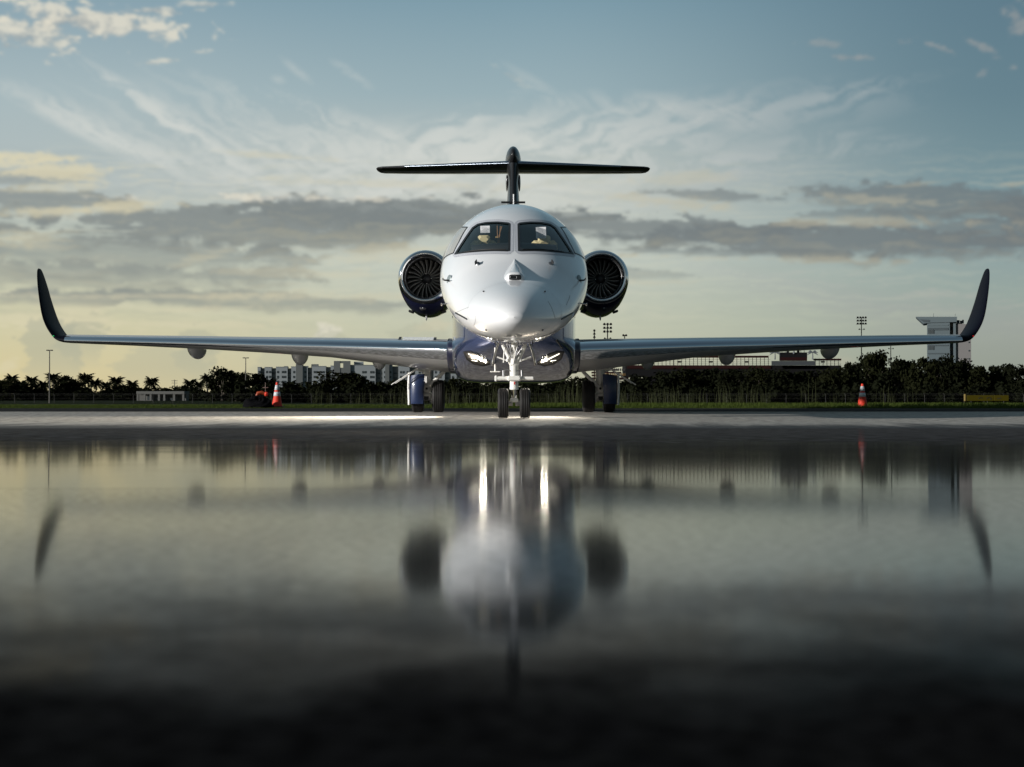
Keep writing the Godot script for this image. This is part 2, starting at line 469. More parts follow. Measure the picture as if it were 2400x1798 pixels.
func build_ground() -> void:
	var asphalt_n := bump_tex(0.045, 5, 5.0)
	var far := mat("soil", lin(0.03, 0.034, 0.018), 1.0, 0.0, 0.1)
	world_tex(far, noise_tex(0.02, 3, Color(0.7, 0.7, 0.7), Color(1, 1, 1)), null, 9.0)
	struct(put_mesh("ground", sheet([-3000, -600, -150, 0, 150, 600, 3000], [-60, -1, 14.2, 37, 60, 120, 250, 600, 3500], -0.03), far))
	# dry concrete apron that carries the jet
	var con := mat("apron_concrete", lin(0.5, 0.465, 0.42), 0.82, 0.0, 0.35)
	world_tex(con, noise_tex(0.012, 8, Color(0.74, 0.73, 0.72), Color(1, 1, 1), 1024, 6, 0.25, 0.75), asphalt_n, 2.3, 0.22)
	struct(put_mesh("apron", sheet([-260, -60, -20, 0, 20, 60, 260], [17.6, 20, 24, 29.2]), con))
	# dark asphalt before and behind the concrete
	var asp := mat("asphalt", lin(0.05, 0.049, 0.049), 0.95, 0.0, 0.12)
	world_tex(asp, noise_tex(0.03, 9, Color(0.55, 0.55, 0.55), Color(1, 1, 1), 1024, 6, 0.2, 0.8), asphalt_n, 1.3, 1.0)
	struct(put_mesh("taxiway", sheet([-260, -60, 0, 60, 260], [29.2, 33, 37.2]), asp))
	# the near edge of the concrete is still damp and stained
	var damp := mat("damp_concrete", Color(1, 1, 1), 0.8, 0.0, 0.35)
	damp.albedo_texture = damp_tex()
	damp.normal_enabled = true
	damp.normal_texture = asphalt_n
	damp.normal_scale = 0.2
	struct(put_mesh("damp_apron", sheet([-260, -60, -20, 0, 20, 60, 260], [14.2, 15.4, 17.6], 0.0, Vector2(14.2, 17.6)), damp))
	# the wet pavement the camera stands over; it falls away from the lens
	var near := mat("wet_asphalt_near", Color(1, 1, 1), 1.0, 0.0, 0.5)
	near.specular_mode = BaseMaterial3D.SPECULAR_DISABLED
	coat(near, 1.0, 0.07)
	var maps := wet_tex(0.0, 2.0, 1024, 512, 9.0, 41)
	near.clearcoat_texture = maps[0]
	near.albedo_texture = maps[1]
	struct(put_mesh("wet_pavement", sheet([-40, -8, -2, 0, 2, 8, 40], [0.0, 0.5, 1.0, 2.0], 0.0, Vector2(0, 2)), near))
	var wet: StandardMaterial3D = near.duplicate()
	wet.resource_name = "wet_asphalt"
	wet.clearcoat_roughness = 0.055
	maps = wet_tex(2.0, 14.2, 512, 512, 0.9, 42)
	wet.clearcoat_texture = maps[0]
	wet.albedo_texture = maps[1]
	struct(put_mesh("wet_pavement", sheet([-90, -40, -8, 0, 8, 40, 90], [2.0, 4, 8, 14.2], 0.0, Vector2(2, 14.2)), wet))
	struct(put_mesh("pavement_strip", sheet([-40, -8, 0, 8, 40], [-8, -1, 0.0]), asp))
	# verge, a pale service road through it
	var turf := mat("turf", lin(0.02, 0.027, 0.008), 1.0, 0.0, 0.1)
	world_tex(turf, noise_tex(0.03, 19, Color(0.5, 0.55, 0.5), Color(1, 1, 1)), null, 4.0)
	struct(put_mesh("grass_verge", sheet([-600, -150, 0, 150, 600], [37.2, 60, 86, 250, 420], -0.015), turf))
	var road := mat("service_road", lin(0.2, 0.2, 0.2), 0.9, 0.0, 0.3)
	struct(put_mesh("service_road", sheet([-400, 0, 14], [88, 110], -0.008), road))
	var water := mat("puddle_water", lin(0.01, 0.01, 0.011), 0.03, 0.0, 0.5)
	var g := Geo.new()
	g.smooth(false)
	var ring := []
	for k in 40:
		var a := TAU * k / 40.0
		var r := 1.0 + 0.25 * sin(a * 3.0 + 1.0) + 0.12 * sin(a * 7.0)
		ring.append(Vector3(-0.35 + 0.85 * r * cos(a), 0.005, -13.35 + 0.09 * r * sin(a)))
	g.cap(ring, Vector3.UP)
	struct(obj("puddle", g, water))

func blade_mesh(h: float, w: float, bend: float, n: int, spread: float, seed_: int) -> ArrayMesh:
	var r := RandomNumberGenerator.new()
	r.seed = seed_
	var g := Geo.new()
	g.smooth(false)
	for i in n:
		var a := r.randf() * TAU
		var p := Vector3(r.randf_range(-spread, spread), 0, r.randf_range(-spread, spread))
		var lean := Vector3(cos(a), 0, sin(a)) * bend * r.randf()
		var side := Vector3(-sin(a), 0, cos(a)) * w * r.randf_range(0.6, 1.2)
		var hh := h * r.randf_range(0.5, 1.0)
		var mid := p + lean * 0.35 + Vector3(0, hh * 0.6, 0)
		var tip := p + lean + Vector3(0, hh, 0)
		g.tri(p - side, p + side, mid + side * 0.7); g.tri(p - side, mid + side * 0.7, mid - side * 0.7)
		g.tri(mid - side * 0.7, mid + side * 0.7, tip)
	return g.mesh()

func scatter(called: String, mesh: Mesh, m: Material, places: Array, parent: Node = self) -> MultiMeshInstance3D:
	var mm := MultiMesh.new()
	mm.transform_format = MultiMesh.TRANSFORM_3D
	mm.mesh = mesh
	mm.instance_count = places.size()
	for i in places.size(): mm.set_instance_transform(i, places[i])
	var o := MultiMeshInstance3D.new()
	o.name = numbered(called, parent)
	o.multimesh = mm
	o.material_override = m
	parent.add_child(o, true)
	return o

func build_grass() -> void:
	var gm := mat("grass_blades", lin(0.04, 0.056, 0.01), 0.8, 0.0, 0.2)
	gm.backlight_enabled = true
	gm.backlight = lin(0.03, 0.045, 0.006)
	var places := []
	for i in 18000:
		var d := 37.6 + pow(rng.randf(), 1.5) * 40.0
		var half := d * 0.55 + 5.0
		var s := rng.randf_range(0.5, 1.2)
		if d < 39.5: s *= 0.6
		places.append(Transform3D(Basis(Vector3.UP, rng.randf() * TAU).scaled(Vector3(s * 1.6, s, s * 1.6)), Vector3(rng.randf_range(-half, half), ground_y(d) - 0.02, -d)))
		if places[-1].origin.x > -2.0 and rng.randf() < 0.5: places[-1].basis = places[-1].basis.scaled(Vector3(1, 1.9, 1))
	stuff(scatter("grass", blade_mesh(0.095, 0.006, 0.12, 26, 0.16, 3), gm, places), "rough green grass along the far edge of the pavement", "grass")
	var rm := mat("reed_stems", lin(0.03, 0.034, 0.015), 0.8, 0.0, 0.2)
	rm.backlight_enabled = true
	rm.backlight = lin(0.02, 0.02, 0.007)
	places = []
	for i in 420:
		var x := rng.randf_range(-30.0, 42.0)
		var d := rng.randf_range(110.0, 200.0)
		var keep := 0.12 + 0.75 * smoothstep(26.0, 4.0, absf(x - 8.0))
		if rng.randf() > keep: continue
		var s := rng.randf_range(0.5, 1.5)
		places.append(Transform3D(Basis(Vector3.UP, rng.randf() * TAU).scaled(Vector3(s, s, s)), Vector3(x, ground_y(d), -d)))
	stuff(scatter("reeds", blade_mesh(1.9, 0.02, 0.5, 7, 0.5, 7), rm, places), "tall thin reeds standing behind the grass", "reeds")

# ---------------------------------------------------------------- trees
func leaf_blob(seed_: int, lobes: int, leaves: int, leaf: float) -> ArrayMesh:
	# unit crown: clumps of leaf sprays around a few limbs, base at y = 0, top at y = 1, half width 1
	var r := RandomNumberGenerator.new()
	r.seed = seed_
	var c := []
	for i in lobes:
		var a := r.randf() * TAU
		var y := r.randf_range(0.08, 0.86)
		var rad := sqrt(maxf(0.0, 1.0 - pow((y - 0.42) / 0.62, 2.0))) * r.randf_range(0.25, 0.72)
		c.append([Vector3(cos(a) * rad, y, sin(a) * rad), r.randf_range(0.17, 0.34)])
	c.append([Vector3(r.randf_range(-0.2, 0.2), 0.86, 0), 0.14])
	var g := Geo.new()
	g.smooth(false)
	for i in leaves:
		var l: Array = c[r.randi() % c.size()]
		var v := Vector3(r.randfn(), r.randfn(), r.randfn()).normalized()
		var k := pow(r.randf(), 0.4) * r.randf_range(0.8, 1.18)
		var p: Vector3 = l[0] + Vector3(v.x * l[1] * 1.25, v.y * l[1] * 0.75, v.z * l[1] * 1.25) * k
		var u := Vector3(r.randfn(), r.randfn() * 0.6, r.randfn()).normalized() * leaf * r.randf_range(0.6, 1.4)
		var w := u.cross(Vector3(r.randfn(), r.randfn(), r.randfn())).normalized() * leaf * r.randf_range(0.4, 0.8)
		g.tri(p - u, p + w, p + u); g.tri(p - u, p + u, p - w)
	return g.mesh()

func trunk_mesh(seed_: int) -> ArrayMesh:
	var r := RandomNumberGenerator.new()
	r.seed = seed_
	var g := Geo.new()
	g.tube([Vector3(0, -0.05, 0), Vector3(0.02, 0.2, 0), Vector3(-0.02, 0.42, 0.02), Vector3(0.03, 0.7, 0)], [0.09, 0.065, 0.05, 0.02], 7)
	for i in 5:
		var a := r.randf() * TAU
		var b := Vector3(0, r.randf_range(0.2, 0.42), 0)
		g.tube([b, b + Vector3(cos(a) * 0.25, 0.12, sin(a) * 0.25), b + Vector3(cos(a) * 0.55, 0.3, sin(a) * 0.55)], [0.04, 0.028, 0.01], 5)
	return g.mesh()

func frond(st: Geo, base: Vector3, dir: float, rise: float, length: float, droop: float, r: RandomNumberGenerator) -> void:
	var out := Vector3(cos(dir), 0, sin(dir))
	var side := Vector3(-sin(dir), 0, cos(dir))
	var prev := base
	var n := 7
	for i in n:
		var t := (i + 1.0) / n
		var p := base + out * length * t * cos(rise * (1.0 - t * 0.5)) + Vector3(0, length * (sin(rise) * t - droop * t * t), 0)
		st.tri(prev - side * 0.03, prev + side * 0.03, p)
		var lf := length * 0.42 * sin(PI * (0.15 + 0.8 * t))
		for s in [-1.0, 1.0]:
			for q in 2:
				var m := prev.lerp(p, 0.5 * q + 0.2)
				var tip: Vector3 = m + side * s * lf * 0.75 + out * lf * 0.35 - Vector3(0, lf * r.randf_range(0.3, 0.8), 0)
				st.tri(m, m + (p - prev) * 0.75, tip)
		prev = p

func palm_crown(seed_: int) -> ArrayMesh:
	var r := RandomNumberGenerator.new()
	r.seed = seed_
	var g := Geo.new()
	g.smooth(false)
	for i in 26:
		var k := i / 26.0
		frond(g, Vector3(0, 0, 0), i * 2.39996 + r.randf_range(-0.2, 0.2), lerpf(1.25, -0.35, k) + r.randf_range(-0.1, 0.1), r.randf_range(2.1, 2.7), lerpf(0.4, 0.95, k), r)
	return g.mesh()

const ORDINAL := ["", "first", "second", "third", "fourth", "fifth", "sixth", "seventh", "eighth", "ninth", "tenth", "eleventh", "twelfth", "thirteenth", "fourteenth"]

func build_trees() -> void:
	var seen := {}
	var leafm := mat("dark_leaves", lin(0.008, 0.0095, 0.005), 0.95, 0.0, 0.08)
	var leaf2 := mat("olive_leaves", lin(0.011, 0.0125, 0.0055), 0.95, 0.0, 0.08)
	var bark := mat("bark", lin(0.07, 0.06, 0.05), 0.95, 0.0, 0.2)
	var palmbark := mat("palm_bark", lin(0.16, 0.15, 0.135), 0.95, 0.0, 0.2)
	var crowns := []
	for i in 5: crowns.append(leaf_blob(100 + i, 15 + i * 2, 3000, 0.062))
	var trunks := [trunk_mesh(1), trunk_mesh(2)]
	var list := [[-145, -400, 5.7, 4], [-145.4, -420, 5.1, 4.2], [-133.9, -420, 7.3, 3.8], [-134.3, -430, 5.7, 4.3], [-118.7, -430, 4.6, 3.6], [-117.1, -445, 3.8, 4.4], [-110.6, -445, 3.8, 4.4], [-104.8, -445, 4.5, 4.4], [-68.2, -330, 7.3, 3.8], [-68.9, -350, 7, 3.5], [-63, -340, 6.6, 3.4], [-57.3, -330, 4.2, 3], [-52.4, -320, 3.2, 2.8], [-50.8, -330, 3.3, 3], [-45.3, -330, 3.6, 2.8], [-36.8, -300, 6.1, 5], [-33.9, -310, 4.9, 3.8], [-29.2, -320, 4.5, 3.7], [-25.7, -330, 4.9, 3.8], [-21.9, -330, 4.3, 3.3], [-17.5, -320, 4.4, 3.2], [-13.2, -330, 5.4, 3.3], [-8.8, -310, 4.7, 3.6], [-2.7, -320, 4.6, 3.7], [4.5, -310, 4.7, 3.6], [11, -320, 5, 3.7], [16.8, -330, 5.6, 3.8], [22.6, -320, 4.8, 3.7], [27.1, -300, 5.3, 3.5], [32.1, -300, 6.2, 4], [38.3, -310, 7, 4.1], [43.4, -310, 7.1, 4.1], [47.5, -300, 7, 4], [54.7, -310, 7, 4.1], [58.9, -300, 6.6, 4], [66.4, -310, 6.7, 4.1], [68.8, -300, 7.1, 3.5], [74.9, -310, 8.6, 3.1], [83.3, -330, 10, 3.3], [84.2, -320, 10.9, 4.1], [85.4, -310, 9.1, 3.1], [90.8, -320, 9, 3.2], [88.6, -300, 9.4, 3.5], [92.5, -300, 9.1, 3.5], [99.7, -310, 8.8, 3.6], [100, -300, 7.5, 3.5], [106.9, -310, 7.9, 3.6], [107.4, -300, 8, 3.5], [111.9, -300, 7.8, 3.5]]
	for i in list.size():
		var a: Array = list[i]
		var x: float = a[0] / -a[1]
		var group := ""
		var label := ""
		if i == 15: label = "broad dome-shaped dark tree in front of the pale apartment block"
		elif i == 39: label = "tallest bushy dark tree, standing between the floodlight mast and the pale tower"
		elif i == 2: label = "round bushy tree between palm trees at the left end of the tree line"
		elif i == 8: label = "tall dark bushy tree left of the apartment block, beside palms"
		else:
			var where := [[-0.2, "low dark bushy tree", "in the row under the palms", "bushy trees below the palms"], [-0.05, "dark bushy tree", "in the row before the apartment block", "trees before the apartment block"], [0.09, "low dark tree", "in the row behind the jet's landing gear", "trees behind the jet"], [0.225, "dark tree", "in the row before the stadium grandstand", "trees before the stadium"], [0.275, "dark bushy tree", "of those beside the tall floodlight mast", "trees beside the floodlight mast"], [0.325, "dark bushy tree", "of those at the foot of the pale tower", "trees at the foot of the tower"], [9.0, "dark bushy tree", "of those right of the pale tower", "trees right of the tower"]]
			for w in where:
				if x < w[0]:
					seen[w[3]] = seen.get(w[3], 0) + 1
					label = "%s, %s from the left %s" % [w[1], ORDINAL[mini(seen[w[3]], 14)], w[2]]
					group = w[3]
					break
		var t := thing("bushy_tree", label, "tree", Vector3(a[0], ground_y(-a[1]), a[1]), rng.randf() * TAU, group)
		var k := put_mesh("trunk", trunks[i % 2], bark, t)
		k.scale = Vector3(a[2] * 0.6, a[2], a[2] * 0.6)
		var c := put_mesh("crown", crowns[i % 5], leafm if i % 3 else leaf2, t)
		c.position.y = a[2] * 0.06
		c.scale = Vector3(a[3] * 1.6, a[2] * 0.98, a[3] * 1.5)
	var pc := [palm_crown(51), palm_crown(52), palm_crown(53)]
	var tg := Geo.new()
	tg.tube([Vector3(0, -0.1, 0), Vector3(0.02, 0.3, 0), Vector3(0, 0.75, 0.01), Vector3(0.01, 1.0, 0)], [0.26, 0.2, 0.17, 0.13], 8)
	var tm := tg.mesh()
	var pl := [[-157.2, -440, 8.3], [-182.0, -520, 7.3], [-161.0, -470, 8.2], [-173.4, -520, 7.0], [-147.3, -450, 8.9], [-137.0, -450, 8.6], [-142.5, -480, 7.4], [-135.7, -480, 8.0], [-135.4, -500, 7.1], [-120.9, -470, 7.7], [-105.7, -460, 7.1], [-111.6, -500, 6.8], [-97.9, -450, 8.5], [-162.0, -560, 7.1], [-66.0, -380, 6.2], [-60.5, -380, 5.6], [-55.6, -360, 5.0], [-32.0, -365, 4.6], [-28.5, -370, 4.8]]
	var names := ["palm tree at the far left edge of the tree line", "low palm just right of the leftmost palm", "full-crowned palm left of the tall lamp pole", "low palm behind the tall lamp pole, left side", "palm whose crown crosses the tall lamp pole", "tallest palm right of the tall lamp pole", "lower palm right of the tallest palm", "palm standing clear in a gap of the tree line", "short palm left of the low white building", "full palm rising over the low white building", "palm right of the low white building", "small palm behind the right end of the low white building", "palm against the dark bushy trees left of the apartment block", "pale distant palm between the taller palms"]
	for i in pl.size():
		var a: Array = pl[i]
		var t := thing("palm_tree", names[i] if i < 14 else "small palm, %s from the left of those before the apartment block" % ORDINAL[i - 13], "palm tree", Vector3(a[0], ground_y(-a[1]), a[1]), rng.randf() * TAU, "palms along the far fence" if i < 14 else "palms before the apartment block")
		put_mesh("trunk", tm, palmbark, t).scale = Vector3(1, a[2] - 1.4, 1)
		var c := put_mesh("crown", pc[i % 3], leafm, t)
		c.position.y = a[2] - 1.6
		c.scale = Vector3.ONE * rng.randf_range(1.15, 1.4)
	# undergrowth: a thicket that reads as one dark mass
	var places := []
	for i in 520:
		var x := rng.randf_range(-0.42, 0.42)
		var d := rng.randf_range(262.0, 300.0) if x > -0.19 else rng.randf_range(380.0, 440.0)
		var s := rng.randf_range(1.5, 2.8)
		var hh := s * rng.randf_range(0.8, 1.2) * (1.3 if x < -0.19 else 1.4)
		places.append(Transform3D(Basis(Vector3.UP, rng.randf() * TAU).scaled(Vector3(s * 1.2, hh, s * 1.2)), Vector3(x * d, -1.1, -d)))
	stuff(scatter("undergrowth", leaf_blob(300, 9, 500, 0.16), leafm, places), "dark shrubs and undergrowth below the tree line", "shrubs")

# ---------------------------------------------------------------- far buildings and masts
func build_apartments() -> void:
	var white := mat("apartment_white", lin(0.26, 0.285, 0.3), 0.9, 0.0, 0.2)
	var grey := mat("apartment_grey", lin(0.13, 0.14, 0.14), 0.9, 0.0, 0.2)
	var glass := mat("far_glass", lin(0.05, 0.06, 0.065), 0.25, 0.0, 0.4)
	var t := thing("apartment_block", "long white and grey flat-roofed apartment block beyond the trees", "building", Vector3(-100, -1, -900), 0.11)
	var b := [[-162.1, -160.2, 18.3, "w"], [-160.2, -157.7, 17.9, "g"], [-157.7, -153.4, 18.3, "w"], [-153.4, -150.6, 17.9, "g"], [-150.6, -143.3, 18.5, "w"], [-145.8, -143.4, 19.2, "G"], [-143.3, -141.1, 17.8, "g"], [-141.1, -138.1, 18.7, "w"], [-138.1, -133.8, 20.9, "T"], [-133.8, -130.7, 19.0, "w"], [-130.7, -128.0, 18.3, "g"], [-128.5, -124.0, 20.5, "G"], [-128.0, -119.2, 19.0, "w"], [-119.2, -116.2, 18.7, "g"], [-116.2, -114.3, 19.3, "w"], [-104.4, -87.8, 19.8, "w"], [-101.5, -95.3, 22.2, "G"], [-87.8, -83.1, 19.3, "g"], [-83.1, -80.6, 20.0, "w"], [-81.7, -79.1, 22.2, "T"], [-79.1, -76.9, 19.9, "w"], [-76.9, -73.2, 19.3, "g"], [-73.2, -66.0, 20.5, "w"], [-72.7, -68.0, 22.0, "G"], [-66.0, -62.3, 19.3, "g"], [-62.3, -54.9, 19.5, "w"], [-54.9, -51, 19.2, "g"], [-51, -44, 19.5, "w"], [-44, -40, 19.0, "g"], [-40, -33, 19.4, "w"]]
	var fronts := {}
	for a in b:
		var deep: float = {"w": 12.0, "g": 10.5, "T": 13.0, "G": 7.0}[a[3]]
		var g := Geo.new()
		var lo: float = 14.0 if a[3] == "G" else 0.0
		g.box(Vector3((a[0] + a[1]) / 2, (a[2] + 1 + lo) / 2, deep / 2 - 6.0 if a[3] != "G" else 0.0), Vector3(a[1] - a[0], a[2] + 1 - lo, deep))
		if a[3] == "w":
			g.box(Vector3((a[0] + a[1]) / 2, a[2] + 1.15, 0), Vector3(a[1] - a[0] + 0.3, 0.3, 12.6))
		obj("wall", g, white if a[3] == "w" or (a[3] == "G" and a[0] == -101.5) else grey, t)
	# the grey stair tower with an opening that shows the sky
	var g := Geo.new()
	g.box(Vector3(-112.2, 11.75, 0.5), Vector3(4.0, 23.5, 13)); g.box(Vector3(-106.0, 11.75, 0.5), Vector3(4.6, 23.5, 13))
	g.box(Vector3(-109.25, 9.6, 0.5), Vector3(1.9, 19.2, 12.6)); g.box(Vector3(-109.25, 22.9, 0.5), Vector3(1.9, 1.2, 12.6))
	obj("stair_tower", g, grey, t)
	var wg := Geo.new()
	wg.box(Vector3.ZERO, Vector3(1.05, 1.5, 0.3))
	var wm := wg.mesh()
	var pg := Geo.new()
	pg.box(Vector3.ZERO, Vector3(0.46, 1.3, 0.1))
	var pm := pg.mesh()
	for x in [-161.1, -156.4, -154.5, -149.5, -146.5, -145.0, -139.4, -132.2, -126.5, -125.2, -122.3, -120.8, -115.3, -102.9, -101.7, -95.8, -94.3, -90.8, -89.3, -81.9, -78.2, -71.7, -70.0, -67.5, -59.8, -57.5, -49.5, -46.5, -38.5, -35.5]:
		for y in [15.4, 12.3, 9.2]:
			var w := put_mesh("window", wm, grey, t)
			w.position = Vector3(x, y + 1, 6.0)
			for s in [-0.26, 0.26]:
				put_mesh("pane", pm, glass, w).position = Vector3(s, 0, 0.16)
	var bal := Geo.new()
	bal.box(Vector3.ZERO, Vector3(2.2, 1.0, 0.2))
	var bm := bal.mesh()
	for x in [-158.9, -152.0, -142.2, -129.4, -117.7, -85.4, -75.0, -64.1, -53.0, -42.0]:
		for y in [16.4, 13.3, 10.2]:
			put_mesh("balcony", bm, glass, t).position = Vector3(x, y - 0.6, 4.75)
	shift_parts(t, 100.0)

func shift_parts(t: Node3D, dx: float) -> void:
	for c in t.get_children(): c.position.x += dx

func build_low_building() -> void:
	var w := mat("low_white_wall", lin(0.13, 0.13, 0.125), 0.9, 0.0, 0.2)
	var t := thing("low_building", "low white flat-roofed building behind the fence among palms", "building", Vector3(-92.6, -1.0, -372))
	var g := Geo.new()
	g.box(Vector3(0, 2.15, 0), Vector3(12.6, 0.75, 6)); g.box(Vector3(0, 0.9, -1.2), Vector3(12.4, 1.76, 3.4))
	obj("wall", g, w, t)
	var pil := Geo.new()
	pil.box(Vector3(0, 0.9, 2.6), Vector3(0.5, 1.76, 0.5))
	var pm := pil.mesh()
	for x in [-6.0, -4.2, -2.6, -0.4, 1.0, 3.6, 6.0]: put_mesh("pillar", pm, w, t).position.x = x
	var dg := Geo.new()
	dg.box(Vector3(0, 0.85, 0.55), Vector3(1.3, 1.3, 0.1))
	var dm := dg.mesh()
	for x in [-3.4, -1.5, 2.2, 4.8]: put_mesh("window", dm, M.far_glass, t).position.x = x

func build_tower() -> void:
	var pale := mat("tower_pale", lin(0.095, 0.12, 0.132), 0.85, 0.0, 0.2)
	var side := mat("tower_side", lin(0.16, 0.155, 0.155), 0.9, 0.0, 0.2)
	var trim := mat("tower_trim", lin(0.06, 0.075, 0.083), 0.8, 0.0, 0.2)
	var t := thing("tower_block", "pale slab tower with a wedge-shaped overhanging roof behind the right winglet", "building", Vector3(138.0, -1, -450), -0.297)
	var g := Geo.new()
	g.box(Vector3(137.0, 12.9, -6), Vector3(7.0, 25.8, 11.9))
	g.box(Vector3(141.95, 12.9, -6.4), Vector3(0.8, 25.8, 11.0))
	g.box(Vector3(140.95, 12.3, -7.2), Vector3(1.2, 24.5, 9.6))
	obj("wall", g, pale, t)
	var sg := Geo.new()
	sg.prism(PackedVector2Array([Vector2(142.36, 0), Vector2(147.0, 0), Vector2(147.0, 21.4), Vector2(146.0, 23.4), Vector2(145.6, 24.3), Vector2(144.7, 24.4), Vector2(142.36, 24.6)]), -13.0, -1.6)
	obj("side_wall", sg, side, t)
	var rg := Geo.new()
	rg.prism(PackedVector2Array([Vector2(129.95, 26.82), Vector2(142.75, 26.6), Vector2(142.6, 24.95), Vector2(134.6, 24.85), Vector2(132.3, 24.55)]), -13.0, 0.3)
	obj("roof", rg, pale, t)
	var rs := Geo.new()
	rs.prism(PackedVector2Array([Vector2(131.2, 26.0), Vector2(134.4, 25.75), Vector2(134.4, 25.0), Vector2(132.6, 25.0)]), 0.3, 0.36)
	obj("roof_soffit", rs, trim, t)
	var lg := Geo.new()
	lg.box(Vector3(0, 0, 0.02), Vector3(6.3, 0.34, 0.16))
	var lm := lg.mesh()
	for y in [24.0, 23.0, 22.55, 17.5, 14.9, 10.4]: put_mesh("ledge", lm, trim if y < 24 else pale, t).position = Vector3(136.9, y, 0)
	var wg := Geo.new()
	wg.box(Vector3.ZERO, Vector3(1.9, 1.35, 0.2))
	var wm := wg.mesh()
	var pg := Geo.new()
	pg.box(Vector3.ZERO, Vector3(0.75, 1.1, 0.1))
	var pm := pg.mesh()
	for y in [22.0, 16.8]:
		var w := put_mesh("window", wm, trim, t)
		w.position = Vector3(134.7, y, 0.0)
		for s in [-0.45, 0.45]: put_mesh("pane", pm, M.far_glass, w).position = Vector3(s, 0, 0.1)
	var vg := Geo.new()
	vg.box(Vector3.ZERO, Vector3(1.15, 1.9, 0.2))
	var vm := vg.mesh()
	for y in [24.2, 21.8, 19.4, 16.4, 14.0, 11.6, 9.2]:
		var w := put_mesh("window", vm, trim, t)
		w.position = Vector3(140.95, y, -2.4)
		for s in [-0.28, 0.28]: put_mesh("pane", pm, M.far_glass, w).position = Vector3(s, 0, 0.1)
	var pl := Geo.new()
	for q in [[143.1, 25.2, 0.9], [144.0, 25.0, 0.7], [144.6, 25.3, 0.5]]:
		pl.box(Vector3(q[0], q[1], -5), Vector3(q[2], 1.1, 2))
	pl.tube([Vector3(135.5, 26.8, -3), Vector3(135.5, 28.0, -3)], 0.05, 5); pl.tube([Vector3(142.2, 26.6, -3), Vector3(142.2, 27.8, -3)], 0.05, 5)
	obj("rooftop_plant", pl, trim, t)
	var lamp := Geo.new()
	lamp.box(Vector3.ZERO, Vector3(0.3, 0.4, 0.4))
	var lm2 := lamp.mesh()
	for y in [18.5, 15.8, 13.2, 10.6]: put_mesh("wall_vent", lm2, trim, t).position = Vector3(146.3, y, -1.5)
	shift_parts(t, -138.0)

